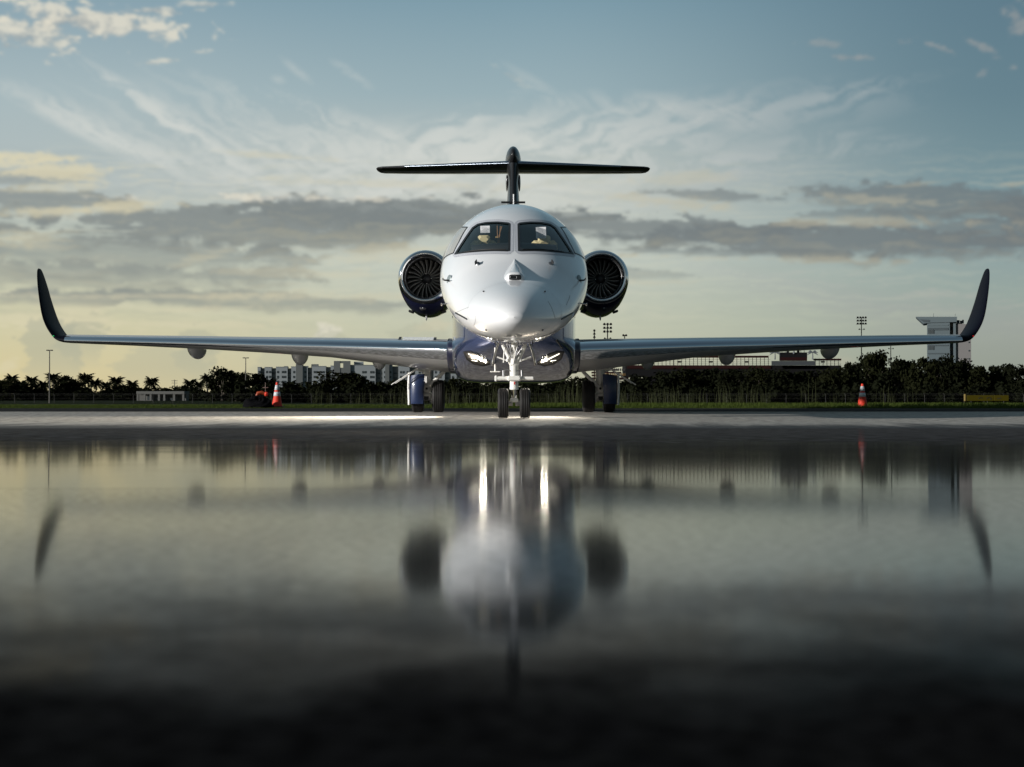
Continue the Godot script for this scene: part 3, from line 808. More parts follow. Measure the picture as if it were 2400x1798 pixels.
func build_stadium() -> void:
	var dark := mat("stadium_steel", lin(0.009, 0.009, 0.01), 0.8, 0.0, 0.2)
	var red := mat("stadium_red", lin(0.022, 0.007, 0.007), 0.8, 0.0, 0.2)
	var seat := mat("stadium_seat", lin(0.16, 0.1, 0.045), 0.8, 0.0, 0.2)
	var conc := mat("stadium_concrete", lin(0.05, 0.05, 0.05), 0.9, 0.0, 0.2)
	var t := thing("grandstand", "long dark stadium grandstand with red fascia and an open railed top deck", "grandstand", Vector3(0, -1, -420))
	var g := Geo.new()
	g.prism(PackedVector2Array([Vector2(34, 7.0), Vector2(98.7, 7.0), Vector2(98.7, 10.4), Vector2(34, 10.5)]), -12, 0)
	obj("deck", g, dark, t)
	var f := Geo.new()
	f.box(Vector3(56, 9.95, 0.1), Vector3(43, 1.0, 0.3))
	obj("fascia", f, red, t)
	var lower := Geo.new()
	lower.box(Vector3(70, 3.6, -6), Vector3(58, 7.2, 9))
	obj("lower_stand", lower, dark, t)
	var beam := Geo.new()
	beam.box(Vector3(82, 5.6, 0.2), Vector3(33, 0.3, 0.5)); beam.box(Vector3(33, 6.2, 0.3), Vector3(9, 0.25, 0.4))
	obj("beam", beam, conc, t)
	var rail := Geo.new()
	rail.box(Vector3(57.6, 13.05, -0.3), Vector3(38.6, 0.6, 0.8)); rail.box(Vector3(94.6, 12.2, -0.3), Vector3(8.2, 0.5, 0.8))
	obj("top_rail", rail, red, t)
	var thin := Geo.new()
	for y in [10.9, 11.5, 12.2]:
		thin.box(Vector3(56, y, -0.3), Vector3(43, 0.06, 0.06)); thin.box(Vector3(94.6, minf(y, 11.9), -0.35), Vector3(8.2, 0.06, 0.06))
	obj("guard_rail", thin, dark, t)
	var po := Geo.new()
	po.box(Vector3(0, 11.7, -0.3), Vector3(0.14, 2.6, 0.14))
	var pm := po.mesh()
	var x := 34.4
	while x < 77.2:
		put_mesh("post", pm, dark, t).position.x = x
		x += 1.18
	x = 91.0
	while x < 99.0:
		put_mesh("post", pm, dark, t).position = Vector3(x, -0.45, 0)
		x += 1.15
	var sb := Geo.new()
	sb.box(Vector3(0, 11.5, -0.25), Vector3(1.2, 0.5, 0.15))
	var sm := sb.mesh()
	for q in [38.3, 50.2, 59.6, 70.3, 93.2]: put_mesh("speaker_panel", sm, dark, t).position.x = q
	# seating at the left end, lit slots between the seat backs
	var rk := Geo.new()
	for i in 4:
		rk.box(Vector3(29.5 - i * 0.5, 6.6 + i * 0.85, -1.0 - i), Vector3(11.0 - i, 0.5, 1.0))
	obj("seating_tier", rk, red, t)
	var sl := Geo.new()
	sl.box(Vector3.ZERO, Vector3(0.42, 0.75, 0.2))
	var slm := sl.mesh()
	for i in 14:
		put_mesh("seat_panel", slm, seat, t).position = Vector3(25.9 + i * 0.62, 7.7, -0.4)
		if i > 5: put_mesh("seat_panel", slm, conc, t).position = Vector3(25.9 + i * 0.62, 9.2, -2.4)
	# scoreboard with cut-out palm ornaments
	var s := thing("scoreboard", "dark scoreboard flanked by cut-out metal palm ornaments on the grandstand", "scoreboard", Vector3(0, -1, -418))
	var bg := Geo.new()
	bg.box(Vector3(83.9, 13.0, 0), Vector3(8.1, 2.5, 1.2), Basis(), 0.08)
	obj("board", bg, dark, s)
	var b2 := Geo.new()
	b2.box(Vector3(83.9, 12.3, 0.62), Vector3(8.0, 1.0, 0.06))
	obj("message_band", b2, red, s)
	var skirt := Geo.new()
	skirt.box(Vector3(83.9, 11.05, 0.1), Vector3(13.0, 1.3, 0.5))
	obj("skirt_panel", skirt, mat("scoreboard_skirt", lin(0.045, 0.052, 0.058), 0.6), s)
	var tr := Geo.new()
	for q in [80.6, 81.6, 86.2, 87.2]: tr.box(Vector3(q, 14.7, -0.2), Vector3(0.1, 1.0, 0.1))
	tr.box(Vector3(83.9, 15.1, -0.2), Vector3(7.2, 0.1, 0.1)); tr.box(Vector3(82.3, 14.7, -0.2), Vector3(0.7, 0.9, 0.4)); tr.box(Vector3(85.4, 14.7, -0.2), Vector3(0.7, 0.9, 0.4))
	obj("top_frame", tr, dark, s)
	var steel := mat("ornament_steel", lin(0.09, 0.1, 0.115), 0.6)
	for q in [[78.3, 11.9, 1.0], [83.9, 13.6, 1.15], [89.5, 11.9, 1.0]]:
		var pg := Geo.new()
		pg.tube([Vector3(0, 0, 0), Vector3(0.05, 1.0, 0), Vector3(0, 2.1, 0)], [0.22, 0.16, 0.12], 8)
		for k in 7:
			var a := -0.35 + k * (PI + 0.7) / 6.0
			var pts := PackedVector2Array()
			var low := PackedVector2Array()
			for i in 7:
				var u := i / 6.0
				var c := Vector2(cos(a) * 1.75 * u, 2.1 + sin(a) * 1.1 * u + 0.5 * u - 0.95 * u * u)
				var hw := 0.19 * sin(PI * clampf(u * 0.92 + 0.06, 0, 1)) + 0.02
				pts.append(c + Vector2(0, hw)); low.append(c - Vector2(0, hw))
			low.reverse()
			pts.append_array(low)
			if Geometry2D.triangulate_polygon(pts).size(): pg.prism(pts, -0.06 - k * 0.005, 0.06 + k * 0.005)
		var o := obj("palm_ornament", pg, steel, s)
		o.position = Vector3(q[0], q[1] + 0.2, 0.75)
		o.scale = Vector3.ONE * q[2]

func floodlight(at: Vector3, h: float, cols: int, rows: int, label: String, s := 1.0) -> void:
	var t := thing("floodlight_mast", label, "floodlight mast", at)
	var g := Geo.new()
	g.tube([Vector3.ZERO, Vector3(0, h, 0)], [0.3 * s, 0.2 * s], 8)
	obj("mast", g, M.stadium_steel, t)
	var b := Geo.new()
	for r in rows: b.box(Vector3(0, h - 0.3 - r * 1.45 * s, 0), Vector3(cols * 1.25 * s, 0.14 * s, 0.2 * s))
	b.box(Vector3(0, h - rows * 1.45 * s - 1.4 * s, 0), Vector3(3.0 * s, 0.14 * s, 0.2 * s))
	obj("crossarm", b, M.stadium_steel, t)
	var l := Geo.new()
	l.lathe([Vector2(0, -0.35), Vector2(0.3, -0.3), Vector2(0.5, 0.1), Vector2(0.5, 0.3), Vector2(0, 0.3)], Vector3.ZERO, Vector3(0, -0.35, 1).normalized(), 12)
	var lm := l.mesh()
	for r in rows:
		for c in cols:
			var o := put_mesh("lamp_head", lm, M.stadium_steel, t)
			o.position = Vector3((c - (cols - 1) / 2.0) * 1.25 * s, h - r * 1.45 * s, 0.3)
			o.scale = Vector3.ONE * s
	for c in [-1.1, 1.1]:
		var o := put_mesh("lamp_head", lm, M.stadium_steel, t)
		o.position = Vector3(c * s, h - rows * 1.45 * s - 1.25 * s, 0.3)
		o.scale = Vector3.ONE * 0.7 * s

func build_masts() -> void:
	floodlight(Vector3(124.7, -1, -500), 29.3, 4, 3, "tall floodlight mast with three rows of lamps, left of the pale tower", 0.75)
	floodlight(Vector3(37.5, -1, -550), 29.5, 3, 3, "floodlight mast with three rows of lamps beside the right engine")
	floodlight(Vector3(32.3, -1, -550), 27.0, 1, 3, "narrow floodlight mast left of the three-row mast", 0.9)
	floodlight(Vector3(41.0, -1, -510), 23.4, 2, 1, "short mast with two lamps peeping over the right wing", 0.8)
	floodlight(Vector3(139.2, -1, -515), 20.6, 4, 1, "slim mast with one row of lamps between floodlight mast and tower", 0.7)
	var metal := mat("pole_metal", lin(0.09, 0.085, 0.075), 0.7, 0.3)
	for q in [[-82.5, -250, 9.4, 1.9, "tall lamp pole with flat T-shaped head above the left palms"], [-57.0, -300, 9.4, 2.2, "lamp pole with flat T-shaped head left of the apartment block"]]:
		var t := thing("lamp_pole", q[4], "lamp pole", Vector3(q[0], -1, q[1]))
		var g := Geo.new()
		g.tube([Vector3.ZERO, Vector3(0, q[2], 0)], [0.13, 0.08], 8)
		obj("pole", g, metal, t)
		var h := Geo.new()
		h.box(Vector3(0, q[2] + 0.06, 0), Vector3(0.5, 0.1, 0.3), Basis(), 0.03)
		obj("bracket", h, metal, t)
		for s in [-1, 1]:
			var l := Geo.new()
			l.box(Vector3(s * q[3] * 0.13 + s * 0.1, q[2] + 0.04, 0), Vector3(q[3] * 0.24, 0.2, 0.4), Basis(), 0.05)
			obj("lamp_head", l, metal, t)
	var u := thing("utility_pole", "distant utility pole with two crossarms beside the low white building", "utility pole", Vector3(-110.5, -1, -459))
	var g := Geo.new()
	g.tube([Vector3.ZERO, Vector3(0, 6.6, 0)], [0.16, 0.11], 8)
	obj("pole", g, metal, u)
	var c := Geo.new()
	for y in [6.2, 5.5]: c.box(Vector3(0, y, 0.1), Vector3(1.9, 0.12, 0.12))
	obj("crossarm", c, metal, u)
	var ins := Geo.new()
	ins.lathe([Vector2(0, 0), Vector2(0.07, 0.05), Vector2(0.05, 0.2), Vector2(0, 0.22)], Vector3.ZERO, Vector3.UP, 8)
	var im := ins.mesh()
	for x in [-0.85, -0.35, 0.35, 0.85]: put_mesh("insulator", im, metal, u).position = Vector3(x, 6.26, 0.1)
	var w := thing("thin_mast", "thin bare mast rising over the grandstand behind the right wing", "mast", Vector3(49.5, -1, -430))
	g = Geo.new()
	g.tube([Vector3(0, 6, 0), Vector3(0, 14.6, 0)], [0.1, 0.06], 6)
	obj("pole", g, M.stadium_steel, w)
	g = Geo.new()
	g.box(Vector3(0, 6.1, 0), Vector3(0.5, 0.2, 0.5), Basis(), 0.03)
	obj("base_plate", g, M.stadium_steel, w)

func build_fence() -> void:
	var steel := mat("fence_steel", lin(0.06, 0.06, 0.057), 0.8, 0.0, 0.2)
	var t := thing("perimeter_fence", "long chain-link perimeter fence with angled post tops before the trees", "fence", Vector3(0, -0.98, -248))
	var g := Geo.new()
	g.tube([Vector3(0, 0, 0), Vector3(0, 1.45, 0), Vector3(-0.16, 1.75, 0.05)], 0.036, 6)
	var pm := g.mesh()
	for i in 60: put_mesh("post", pm, steel, t).position.x = -102.0 + i * 3.5
	var w := Geo.new()
	for y in [0.8, 1.42, 1.58, 1.7]: w.box(Vector3(1, y, 0.0 if y < 1.5 else 0.02), Vector3(206, 0.012, 0.012))
	obj("wire", w, steel, t)
	# chain link, woven as slanting strands
	var c := Geo.new()
	for k in range(-30, 540):
		var x := -102.0 + k * 0.4
		for s in [-1.0, 1.0]:
			c.box(Vector3(x, 0.75, 0.02 * s), Vector3(0.003, 1.85, 0.003), Basis(Vector3(0, 0, 1), s * 0.7))
	var o := obj("chain_link", c, steel, t)
	o.set_meta("kind", "stuff")

func build_signs_and_cones() -> void:
	var yel := mat("sign_yellow", lin(0.05, 0.04, 0.002), 0.7, 0.0, 0.2)
	var blk := mat("sign_black", lin(0.012, 0.012, 0.012), 0.6)
	var t := thing("taxiway_sign", "long low yellow taxiway sign with dark markings in the grass", "sign", Vector3(40.7, ground_y(120), -120))
	for q in [[-0.62, 2.3], [1.18, 1.26]]:
		var g := Geo.new()
		g.box(Vector3(q[0], 0.52, 0), Vector3(q[1], 0.5, 0.14), Basis(), 0.02)
		obj("panel", g, yel, t)
	var e := Geo.new()
	e.box(Vector3(-1.92, 0.56, 0.0), Vector3(0.16, 0.62, 0.2), Basis(), 0.03)
	obj("end_post", e, mat("sign_end", lin(0.16, 0.11, 0.02), 0.6), t)
	var a := Geo.new()
	for q in [[-0.62, 0.0], [0.08, PI]]:
		a.tube([Vector3(q[0] - 0.16, 0.46, 0.075), Vector3(q[0] - 0.08, 0.56, 0.075), Vector3(q[0] + 0.08, 0.58, 0.075), Vector3(q[0] + 0.18, 0.5, 0.075)], 0.028, 6)
	a.box(Vector3(0.28, 0.45, 0.075), Vector3(0.09, 0.16, 0.02)); a.box(Vector3(0.98, 0.5, 0.075), Vector3(0.34, 0.07, 0.02), Basis(Vector3(0, 0, 1), 0.12))
	stuff(obj("marking", a, blk, t))
	for s in [-1.4, 0.0, 1.4]:
		var l := Geo.new()
		l.tube([Vector3(s, -0.05, 0), Vector3(s, 0.3, 0)], 0.04, 8)
		obj("leg", l, blk, t)
	# cones
	var orange := mat("cone_orange", lin(0.6, 0.03, 0.008), 0.65)
	var white := mat("cone_white", lin(0.55, 0.57, 0.6), 0.35)
	var k := thing("traffic_cone", "orange traffic cone with two white bands beside the dark bag", "traffic cone", Vector3(-6.52, 0.0, -38.9))
	var b := Geo.new()
	b.box(Vector3(0, 0.02, 0), Vector3(0.37, 0.04, 0.37), Basis(), 0.015)
	obj("base", b, mat("cone_base", lin(0.02, 0.018, 0.018), 0.7), k)
	var body := Geo.new()
	body.lathe([Vector2(0.15, 0.04), Vector2(0.14, 0.07), Vector2(0.034, 0.69), Vector2(0.028, 0.705), Vector2(0.0, 0.705)], Vector3.ZERO, Vector3.UP, 28)
	obj("body", body, orange, k)
	for q in [[0.32, 0.44], [0.485, 0.63]]:
		var r0: float = lerpf(0.142, 0.036, (q[0] - 0.07) / 0.62)
		var r1: float = lerpf(0.142, 0.036, (q[1] - 0.07) / 0.62)
		var band := Geo.new()
		band.lathe([Vector2(r0 - 0.004, q[0]), Vector2(r0 + 0.002, q[0] + 0.002), Vector2(r1 + 0.002, q[1] - 0.002), Vector2(r1 - 0.004, q[1])], Vector3.ZERO, Vector3.UP, 28)
		obj("reflective_band", band, white, k)
	dup(k, Vector3(10.25, -0.02, -41.0), "orange traffic cone with two white bands standing alone below the right wing", 0.4, Vector3.ONE)
	k.set_meta("group", "traffic cones along the pavement edge")
	get_node("traffic_cone_001").set_meta("group", "traffic cones along the pavement edge")
	# dark bag and small warning lamp left of the cone
	var bagm := mat("bag_cloth", lin(0.006, 0.006, 0.007), 1.0, 0.0, 0.1)
	var bag := thing("equipment_bag", "low slumped black bag left of the traffic cone", "bag", Vector3(-6.95, 0.0, -38.4))
	var n := FastNoiseLite.new()
	n.seed = 77; n.frequency = 2.2
	var rings := []
	for i in 15:
		var p := PI * 0.5 * i / 14.0
		var ring := []
		for j in 36:
			var q := TAU * j / 36.0
			var r := 1.0 + 0.35 * n.get_noise_3d(cos(q) * 0.8, p, sin(q) * 0.8)
			ring.append(Vector3(cos(q) * cos(p) * 0.42 * r, sin(p) * 0.26 * r * (1.0 + 0.25 * cos(q * 2.0)), sin(q) * cos(p) * 0.3 * r))
		rings.append(ring)
	var bg := Geo.new()
	bg.grid(rings, true)
	obj("bag_body", bg, bagm, bag)
	var hg := Geo.new()
	hg.tube([Vector3(-0.2, 0.2, 0.1), Vector3(-0.12, 0.3, 0.12), Vector3(0.1, 0.31, 0.12), Vector3(0.2, 0.22, 0.1)], 0.014, 8)
	obj("strap", hg, bagm, bag)
	var w := thing("warning_lamp", "small drooping orange lamp head on a thin mast behind the black bag", "warning lamp", Vector3(-6.96, 0.0, -38.9))
	var hd := Geo.new()
	hd.tube([Vector3(0.12, 0.38, 0.0), Vector3(0.02, 0.42, 0.02), Vector3(-0.08, 0.4, 0.03), Vector3(-0.115, 0.32, 0.03), Vector3(-0.105, 0.2, 0.03)], [0.045, 0.052, 0.055, 0.05, 0.038], 14)
	obj("lamp_sleeve", hd, mat("lamp_orange", lin(0.3, 0.045, 0.01), 0.5), w)
	var cp := Geo.new()
	cp.lathe([Vector2(0.0, -0.03), Vector2(0.055, -0.03), Vector2(0.06, 0.02), Vector2(0.05, 0.05), Vector2(0, 0.05)], Vector3(0.13, 0.38, 0), Vector3(1, -0.1, 0).normalized(), 16)
	obj("lamp_collar", cp, orange, w)
	var ms := Geo.new()
	ms.tube([Vector3(0.11, 0.0, -0.03), Vector3(0.11, 0.7, -0.03)], 0.007, 6); ms.tube([Vector3(0.03, 0.56, -0.03), Vector3(0.19, 0.56, -0.03)], 0.008, 6)
	obj("mast", ms, mat("lamp_mast", lin(0.25, 0.16, 0.14), 0.5), w)

# ---------------------------------------------------------------- the jet: local axes, nose tip near z = 0, tail towards -z; s = metres behind the nose tip
class Body:
	var s: Array
	var t: Array
	var b: Array
	var w: Array
	var c: Array
	var n := 2.0
	func at(a: Array, x: float) -> float:
		if x <= s[0]: return a[0]
		var k := s.size() - 1
		if x >= s[k]: return a[k]
		var i := 0
		while x > s[i + 1]: i += 1
		var h: float = s[i + 1] - s[i]
		var d: float = (a[i + 1] - a[i]) / h
		var m0: float = d
		var m1: float = d
		if i > 0:
			var e: float = (a[i] - a[i - 1]) / (s[i] - s[i - 1])
			m0 = 2.0 * d * e / (d + e) if d * e > 0.0 else 0.0
		if i < k - 1:
			var e: float = (a[i + 2] - a[i + 1]) / (s[i + 2] - s[i + 1])
			m1 = 2.0 * d * e / (d + e) if d * e > 0.0 else 0.0
		var u: float = (x - s[i]) / h
		return a[i] * (2 * u * u * u - 3 * u * u + 1) + h * m0 * (u * u * u - 2 * u * u + u) + a[i + 1] * (3 * u * u - 2 * u * u * u) + h * m1 * (u * u * u - u * u)
	func ring(x: float, m: int, shrink := 0.0) -> Array:
		var r := []
		var T := at(t, x) - shrink
		var B := at(b, x) + shrink
		var W := maxf(at(w, x) - shrink, 0.001)
		var C := at(c, x)
		for k in m:
			var a := TAU * k / m
			var q := cos(a)
			var p := sin(a)
			var e := 2.0 / n
			r.append(Vector3(W * signf(q) * pow(absf(q), e), C + ((T - C) if p > 0 else (C - B)) * signf(p) * pow(absf(p), e), -x))
		return r
	func inside(x: float, X: float, Y: float) -> float:
		var C := at(c, x)
		var hh := maxf((at(t, x) - C) if Y > C else (C - at(b, x)), 0.0001)
		return pow(absf(X) / maxf(at(w, x), 0.0001), n) + pow(absf(Y - C) / hh, n) - 1.0
	func front(X: float, Y: float, hi := 6.0) -> float:   # s at which the skin stands, seen along the axis
		var lo: float = s[0]
		for k in 40:
			var m := (lo + hi) / 2.0
			if inside(m, X, Y) > 0.0: lo = m
			else: hi = m
		return hi
	func side(x: float, Y: float) -> float:   # half width at that station and height
		var C := at(c, x)
		var hh := (at(t, x) - C) if Y > C else (C - at(b, x))
		return at(w, x) * pow(maxf(0.0, 1.0 - pow(absf(Y - C) / hh, n)), 1.0 / n)

var hull := Body.new()
var belly := Body.new()

# lay an outline (x, y) on the front of a body, dir 0; or (s, y) on its flank, dir -1 / 1
func drape(body: Body, poly: PackedVector2Array, minus: PackedVector2Array, lift: float, cell := 0.05, dir := 0, hi := 6.0) -> Geo:
	var g := Geo.new()
	g.smooth(true)
	var r := Rect2(poly[0], Vector2.ZERO)
	for p in poly: r = r.expand(p)
	var pt := func(q: Vector2) -> Vector3:
		if dir == 0:
			var e := 0.004
			var z := -body.front(q.x, q.y, hi)
			var dx := -body.front(q.x + e, q.y, hi) - z
			var dy := -body.front(q.x, q.y + e, hi) - z
			return Vector3(q.x, q.y, z) + Vector3(-dx, -dy, e).normalized() * lift
		return Vector3(dir * (body.side(q.x, q.y) + lift), q.y, -q.x)
	for i in int(ceil(r.size.x / cell)):
		for j in int(ceil(r.size.y / cell)):
			var o := r.position + Vector2(i, j) * cell
			var sq := PackedVector2Array([o, o + Vector2(cell, 0), o + Vector2(cell, cell), o + Vector2(0, cell)])
			for a in Geometry2D.intersect_polygons(sq, poly):
				var parts: Array = [a] if minus.is_empty() else Geometry2D.clip_polygons(a, minus)
				for q in parts:
					if Geometry2D.is_polygon_clockwise(q): continue
					var ids := Geometry2D.triangulate_polygon(q)
					for k in range(0, ids.size(), 3):
						var v := [pt.call(q[ids[k]]), pt.call(q[ids[k + 1]]), pt.call(q[ids[k + 2]])]
						var nn: Vector3 = (v[0] - v[2]).cross(v[0] - v[1])
						if (nn.z if dir == 0 else nn.x * dir) >= 0.0: g.tri(v[0], v[1], v[2])
						else: g.tri(v[0], v[2], v[1])
	return g

func grow(p: PackedVector2Array, d: float) -> PackedVector2Array:
	return Geometry2D.offset_polygon(p, d, Geometry2D.JOIN_ROUND)[0]

func ccw(p: Array) -> PackedVector2Array:
	var q := PackedVector2Array(p)
	if Geometry2D.is_polygon_clockwise(q): q.reverse()
	return q

func mirrored(p: PackedVector2Array) -> PackedVector2Array:
	var q := PackedVector2Array()
	for v in p: q.append(Vector2(-v.x, v.y))
	q.reverse()
	return q

func build_jet() -> void:
	var white := coat(mat("white_paint", lin(0.78, 0.785, 0.8), 0.4), 1.0, 0.03)
	var navy := coat(mat("navy_paint", lin(0.005, 0.007, 0.03), 0.45), 1.0, 0.03)
	var navy_metal := coat(mat("navy_metallic", lin(0.06, 0.085, 0.195), 0.15, 0.65), 1.0, 0.03)
	var char := coat(mat("charcoal_paint", lin(0.014, 0.0145, 0.016), 0.45, 0.0, 0.3), 0.4, 0.08)
	var grey := coat(mat("wing_grey", lin(0.36, 0.355, 0.35), 0.4), 0.4, 0.05)
	var alu := mat("polished_metal", lin(0.72, 0.75, 0.8), 0.04, 1.0)
	var chrome := mat("chrome", lin(0.82, 0.82, 0.83), 0.07, 1.0)
	var black := mat("black_rubber", lin(0.012, 0.012, 0.012), 0.5)
	var dark := mat("dark_metal", lin(0.03, 0.03, 0.032), 0.5, 0.4)
	var steel := mat("steel", lin(0.35, 0.35, 0.36), 0.35, 0.9)
	var gearw := coat(mat("gear_white", lin(0.82, 0.81, 0.78), 0.4), 0.6, 0.1)
	var jet := thing("business_jet", "white and navy twin-engine business jet parked nose-on with landing lights lit", "jet", Vector3(0.03, 0, -17.5))
	hull.s = [0, .02, .06, .12, .2, .35, .5, .75, 1, 1.3, 1.6, 2, 2.3, 2.8, 3.3, 3.8, 4.3, 4.9, 5.5, 12, 13, 15, 17, 18.5, 19.]
	hull.t = [1.31, 1.365, 1.405, 1.45, 1.497, 1.57, 1.63, 1.715, 1.793, 1.89, 2.005, 2.19, 2.37, 2.64, 2.90, 3.12, 3.28, 3.39, 3.41, 3.41, 3.39, 3.25, 3.0, 2.8, 2.75]
	hull.b = [1.31, 1.25, 1.21, 1.175, 1.145, 1.11, 1.09, 1.07, 1.06, 1.06, 1.06, 1.07, 1.08, 1.095, 1.11, 1.125, 1.13, 1.13, 1.13, 1.13, 1.25, 1.8, 2.25, 2.5, 2.62]
	hull.w = [0, .085, .15, .21, .27, .355, .43, .535, .63, .725, .81, .90, .96, 1.04, 1.095, 1.125, 1.145, 1.15, 1.15, 1.15, 1.13, .88, .5, .2, .08]
	hull.c = [1.31, 1.31, 1.31, 1.31, 1.315, 1.32, 1.33, 1.355, 1.39, 1.44, 1.52, 1.66, 1.76, 1.91, 2.03, 2.11, 2.17, 2.2, 2.21, 2.22, 2.25, 2.45, 2.6, 2.66, 2.68]
	belly.n = 7.0
	belly.s = [4.7, 5.0, 5.4, 6.0, 6.8, 7.8, 9.0, 12.0, 13.5, 14.6]
	belly.w = [.2, .6, .84, 1.0, 1.07, 1.11, 1.12, 1.05, .75, .2]
	belly.b = [1.25, 1.07, .96, .82, .68, .59, .57, .68, 1.0, 1.6]
	belly.t = [1.5, 1.7, 1.8, 1.85, 1.9, 1.9, 1.9, 1.9, 2.0, 2.0]
	belly.c = [1.4, 1.5, 1.5, 1.5, 1.5, 1.5, 1.5, 1.5, 1.6, 1.8]
	var left_pane := ccw([Vector2(-.062, 2.381), Vector2(-.058, 2.872), Vector2(-.085, 2.896), Vector2(-.247, 2.922), Vector2(-.422, 2.93), Vector2(-.55, 2.915), Vector2(-.624, 2.859), Vector2(-.7, 2.72), Vector2(-.868, 2.395), Vector2(-.54, 2.388), Vector2(-.286, 2.386), Vector2(-.1, 2.375)])
	var panes := [left_pane, mirrored(left_pane)]
	# skin
	var ss := [0.001, 0.006, 0.012]
	while ss[-1] < 19.0:
		var q: float = ss[-1]
		ss.append(q + (0.012 if q < 0.08 else 0.02 if q < 0.3 else 0.035 if q < 2.2 else 0.02 if q < 4.0 else 0.08 if q < 5.6 else 0.3))
	for shell in 2:
		var g := Geo.new()
		g.smooth(true)
		var m := 180
		var rows := []
		for q in ss:
			if shell == 1 and (q < 2.0 or q > 4.55): continue
			rows.append(hull.ring(q, m, 0.05 * shell))
		for i in rows.size() - 1:
			for j in m:
				var a: Vector3 = rows[i][j]
				var b: Vector3 = rows[i][(j + 1) % m]
				var c: Vector3 = rows[i + 1][(j + 1) % m]
				var d: Vector3 = rows[i + 1][j]
				var mid := (a + b + c + d) / 4.0
				if mid.z < -2.0 and mid.z > -4.2 and mid.y > 2.3:
					var f := Vector2(mid.x, mid.y)
					if Geometry2D.is_point_in_polygon(f, panes[0]) or Geometry2D.is_point_in_polygon(f, panes[1]): continue
				g.tri(a, b, d); g.tri(b, c, d)
		if shell == 0: obj("fuselage", g, white, jet)
		else: obj("cockpit_liner", g, mat("cockpit_dark", lin(0.07, 0.12, 0.115), 0.7), jet)
	# windscreens
	var glass := mat("windscreen_glass", Color(0.12, 0.25, 0.24, 0.1), 0.02)
	glass.transparency = BaseMaterial3D.TRANSPARENCY_ALPHA
	var frame_m := coat(mat("window_frame_grey", lin(0.47, 0.48, 0.52), 0.5), 0.3, 0.2)
	for k in 2:
		var p: PackedVector2Array = panes[k]
		var inner := grow(p, -0.022)
		var w := obj("windscreen", drape(hull, inner, PackedVector2Array(), -0.006, 0.06), glass, jet)
		obj("gasket", drape(hull, grow(p, 0.008), inner, 0.004, 0.05), black, w)
		obj("frame", drape(hull, grow(p, 0.055), grow(p, 0.006), 0.0025, 0.05), frame_m, w)
		# rivets round the frame
		var rv := Geo.new()
		var line := grow(p, 0.042)
		var acc := 0.0
		for i in line.size():
			var a := line[i]
			var b := line[(i + 1) % line.size()]
			var l := a.distance_to(b)
			while acc < l:
				var q := a.lerp(b, acc / l)
				rv.ellipsoid(Vector3(q.x, q.y, -hull.front(q.x, q.y) + 0.003), Vector3(0.005, 0.005, 0.004), 6, 4)
				acc += 0.032
			acc -= l
		obj("rivets", rv, steel, w).set_meta("kind", "stuff")
		var wp := Geo.new()   # wiper lying along the lower edge
		var s1 := -1.0 if k == 0 else 1.0
		var wpts := []
		for i in 7:
			var q := Vector2(s1 * lerpf(0.12, 0.72, i / 6.0), 2.405 + 0.012 * sin(i * 0.5))
			wpts.append(Vector3(q.x, q.y, -hull.front(q.x, q.y) + 0.018))
		wp.tube(wpts, 0.006, 6)
		obj("wiper", wp, black, w)
		# flank window, blinds down
		var sw := ccw([Vector2(3.03, 2.42), Vector2(3.3, 2.62), Vector2(3.78, 2.9), Vector2(4.25, 2.96), Vector2(4.75, 2.84), Vector2(5.05, 2.5), Vector2(4.6, 2.42), Vector2(3.8, 2.39)])
		var sd := -1 if k == 0 else 1
		var blind: StandardMaterial3D = M.get("blind")
		if blind == null: blind = coat(mat("blind", lin(0.42, 0.38, 0.33), 0.6), 1.0, 0.03)
		var side_w := obj("side_window", drape(hull, grow(sw, -0.015), PackedVector2Array(), 0.007, 0.04, sd), blind, jet)
		obj("gasket", drape(hull, sw, grow(sw, -0.015), 0.009, 0.04, sd), black, side_w)
	# cockpit
	var g := Geo.new()
	var ring := hull.ring(4.5, 60, 0.06)
	g.cap(ring, Vector3(0, 0, 1))
	obj("bulkhead", g, mat("bulkhead_dark", lin(0.012, 0.012, 0.014), 0.7), jet)
	g = Geo.new()
	var rows2 := []
	for i in 9:
		var x := lerpf(-0.62, 0.62, i / 8.0)
		var lo := 2.48 - 0.06 * x * x
		rows2.append([Vector3(x, lo - 0.12, -2.78), Vector3(x, lo + 0.03, -2.72 - 0.25 * x * x), Vector3(x, lo + 0.07, -2.8 - 0.25 * x * x), Vector3(x, lo + 0.075, -3.05), Vector3(x, lo - 0.12, -3.1)])
	g.grid(rows2, true)
	obj("glareshield", g, mat("glareshield_black", lin(0.008, 0.008, 0.009), 0.5), jet)
	var cream := mat("cream_leather", lin(0.7, 0.6, 0.33), 0.6)
	for x in [-0.45, 0.45]:
		g = Geo.new()
		g.box(Vector3(x, 2.46, -3.5), Vector3(0.4, 0.4, 0.12), Basis(), 0.05)
		var seat := obj("pilot_seat", g, cream, jet)
		g = Geo.new()
		g.box(Vector3(x, 2.66, -3.4), Vector3(0.19, 0.13, 0.09), Basis(), 0.03)
		obj("headrest", g, cream, seat)
	var paper := mat("paper", lin(0.8, 0.81, 0.84), 0.8)
	var ink := mat("ink", lin(0.2, 0.2, 0.22), 0.8)
